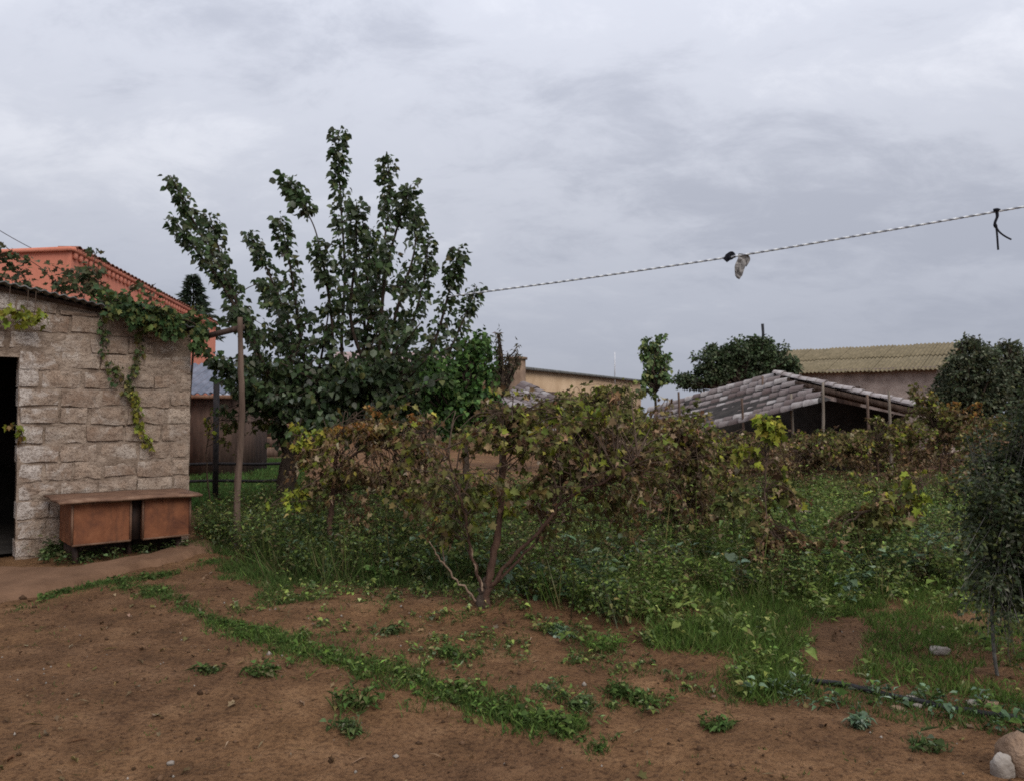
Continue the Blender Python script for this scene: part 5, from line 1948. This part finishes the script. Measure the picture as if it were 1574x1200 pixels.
for (p_, h_, r_, lab, palt) in clumps:
    g_ = gnd(*p_)
    g_[2] = float(gh(g_[0], g_[1]))
    s = Soup()
    n = int(26 + 900 * r_ * r_)
    xx, yy = g_[0] + rng.normal(0, r_ * .5, n), g_[1] + rng.normal(0, r_ * .5, n)
    grass_blades(s, xx, yy, h_, palt, .006, .6, 4, .012)
    weed_plants(s, xx[::2], yy[::2], h_ * .9, palt, .03 if h_ < .15 else .06, 7, .5)
    o = build(s, 'weed_clump', M['grass'], origin=g_)
    tag(o, lab, 'weed', 'weed clumps on the bare soil')

# ------------------------------------------------------------------ hose, stones, litter
hp = [gnd(x, y) for x, y in ((1195, 1028), (1240, 1045), (1300, 1056), (1370, 1070), (1450, 1088), (1530, 1103), (1620, 1118), (1760, 1140))]
hp = smooth_path(hp, 8)
hp[:, 2] = gh(hp[:, 0], hp[:, 1]) + .016
s = Soup()
tube(s, hp, .015, 8)
tag(build(s, 'garden_hose', M['hose'], smooth=True), 'black hose lying along the front edge of the grass', 'hose')


def rock(name, px, py, size, mat, lab, seed, sc=(1, 1, .7), holes=False, group=None):
    r = np.random.default_rng(seed)
    g_ = gnd(px, py)
    g_[2] = float(gh(g_[0], g_[1]))
    nu, nv = 18, 12
    V = [(0, 0, 1.0)]
    for j in range(1, nv):
        for i in range(nu):
            a, b = 2 * math.pi * i / nu, math.pi * j / nv
            V.append((math.sin(b) * math.cos(a), math.sin(b) * math.sin(a), math.cos(b)))
    V.append((0, 0, -1.0))
    V = np.array(V)
    V = np.sign(V) * np.abs(V) ** .78
    d = 1 + .34 * (fbm(V[:, 0] * 1.7 + seed, V[:, 1] * 1.7 + V[:, 2] * 1.3, seed, 4) - .5) * 2
    V = V * d[:, None] * np.array(sc) * size
    Fc = [(0, 1 + i, 1 + (i + 1) % nu) for i in range(nu)]
    for j in range(nv - 2):
        for i in range(nu):
            a, b = 1 + j * nu + i, 1 + j * nu + (i + 1) % nu
            Fc += [(a, a + nu, b + nu), (a, b + nu, b)]
    l0, e0 = 1 + (nv - 2) * nu, len(V) - 1
    Fc += [(l0 + (i + 1) % nu, l0 + i, e0) for i in range(nu)]
    s = Soup()
    s.add(V + g_ + UP * size * sc[2] * .45, Fc)
    return tag(build(s, name, mat, smooth=True, origin=g_), lab, 'stone', group)


rock('boulder', 1586, 1186, .125, M['stone'], 'buff limestone boulder in the bottom right corner', 5, (1.0, .8, .85))
rock('stone', 1541, 1196, .05, M['stone_white'], 'chalky white stone leaning on the buff boulder', 9, (.9, .6, 1.3))
rock('stone', 1444, 990, .055, M['stone_white'], 'pale stone lying in the dark hollow in the grass', 12, (1.2, .7, .5))
rock('stone', 1404, 1072, .035, M['stone_white'], 'pale flat stone just behind the black hose', 13, (1.3, .8, .4))
rock('stone', 1380, 1086, .03, M['stone'], 'small greenish buff stone in front of the black hose', 14, (1.2, .8, .5))
rock('stone', 1410, 1083, .022, M['stone_white'], 'little white stone touching the front of the black hose', 15, (1.2, .8, .5))
rock('stone', 1522, 1084, .035, M['stone'], 'buff stone by the stem of the small dark tree', 16, (1.2, .8, .6))
rock('stone', 1494, 1082, .028, M['stone_white'], 'white stone left of the stem of the small dark tree', 17, (1.2, .8, .6))
rock('stone', 262, 1168, .016, M['stone_white'], 'single white pebble on the soil near the bottom edge', 18, (1, .8, .7))

s = Soup()
n = 4500
x, y = rng.uniform(-4.8, 4.2, n), rng.uniform(2.6, 8.0, n)
keep = rng.random(n) < np.where(y > 6.3, .35, 1)
x, y = x[keep], y[keep]
n = len(x)
O = np.array([[1, 0, 0], [-1, 0, 0], [0, 1, 0], [0, -1, 0], [0, 0, 1], [0, 0, -1]], float)
OF = np.array([[0, 2, 4], [2, 1, 4], [1, 3, 4], [3, 0, 4], [2, 0, 5], [1, 2, 5], [3, 1, 5], [0, 3, 5]])
sz = .004 * np.exp(rng.normal(.25, .55, n))
V = O[None] * sz[:, None, None] * rng.uniform(.6, 1.4, (n, 6, 1)) + np.stack([x, y, gh(x, y) + sz * .3], 1)[:, None, :]
pale = rng.random(n) < .09
Cc = np.where(pale[:, None], np.array([.42, .36, .31]) * rng.uniform(.6, 1.0, (n, 1)), np.array([.13, .075, .045]) * rng.uniform(.5, 1.5, (n, 1)))
s.add(V.reshape(-1, 3), (OF[None] + (np.arange(n) * 6)[:, None, None]).reshape(-1, 3), np.repeat(Cc, 6, axis=0))
n = 620                                                    # fallen leaves and bits of stalk
x, y = rng.uniform(-4.6, 4.2, n), rng.uniform(3.0, 7.6, n)
kp = fbm(x * 1.1, y * 1.1, 91) > .42
x, y = x[kp], y[kp]
n = len(x)
D = rdir(n) * np.array([1, 1, .15])
add_leaves(s, np.stack([x, y, gh(x, y) + .012], 1), D, rdir(n) * .4 + UP, rng.uniform(.015, .05, n), pal(BROWN, n) * .8, T_GRAPE, rng.uniform(.2, .9, n))
n = 420
x, y = rng.uniform(-4.6, 4.2, n), rng.uniform(3.0, 7.6, n)
D = rdir(n) * np.array([1, 1, .08])
add_leaves(s, np.stack([x, y, gh(x, y) + .008], 1), D, rdir(n) * .3 + UP, rng.uniform(.03, .10, n), pal(BROWN, n), T_LANCE, 0, .35)
tag(build(s, 'litter', M['dry']), 'pebbles, clods and fallen leaves scattered on the soil', 'litter', kind='stuff')
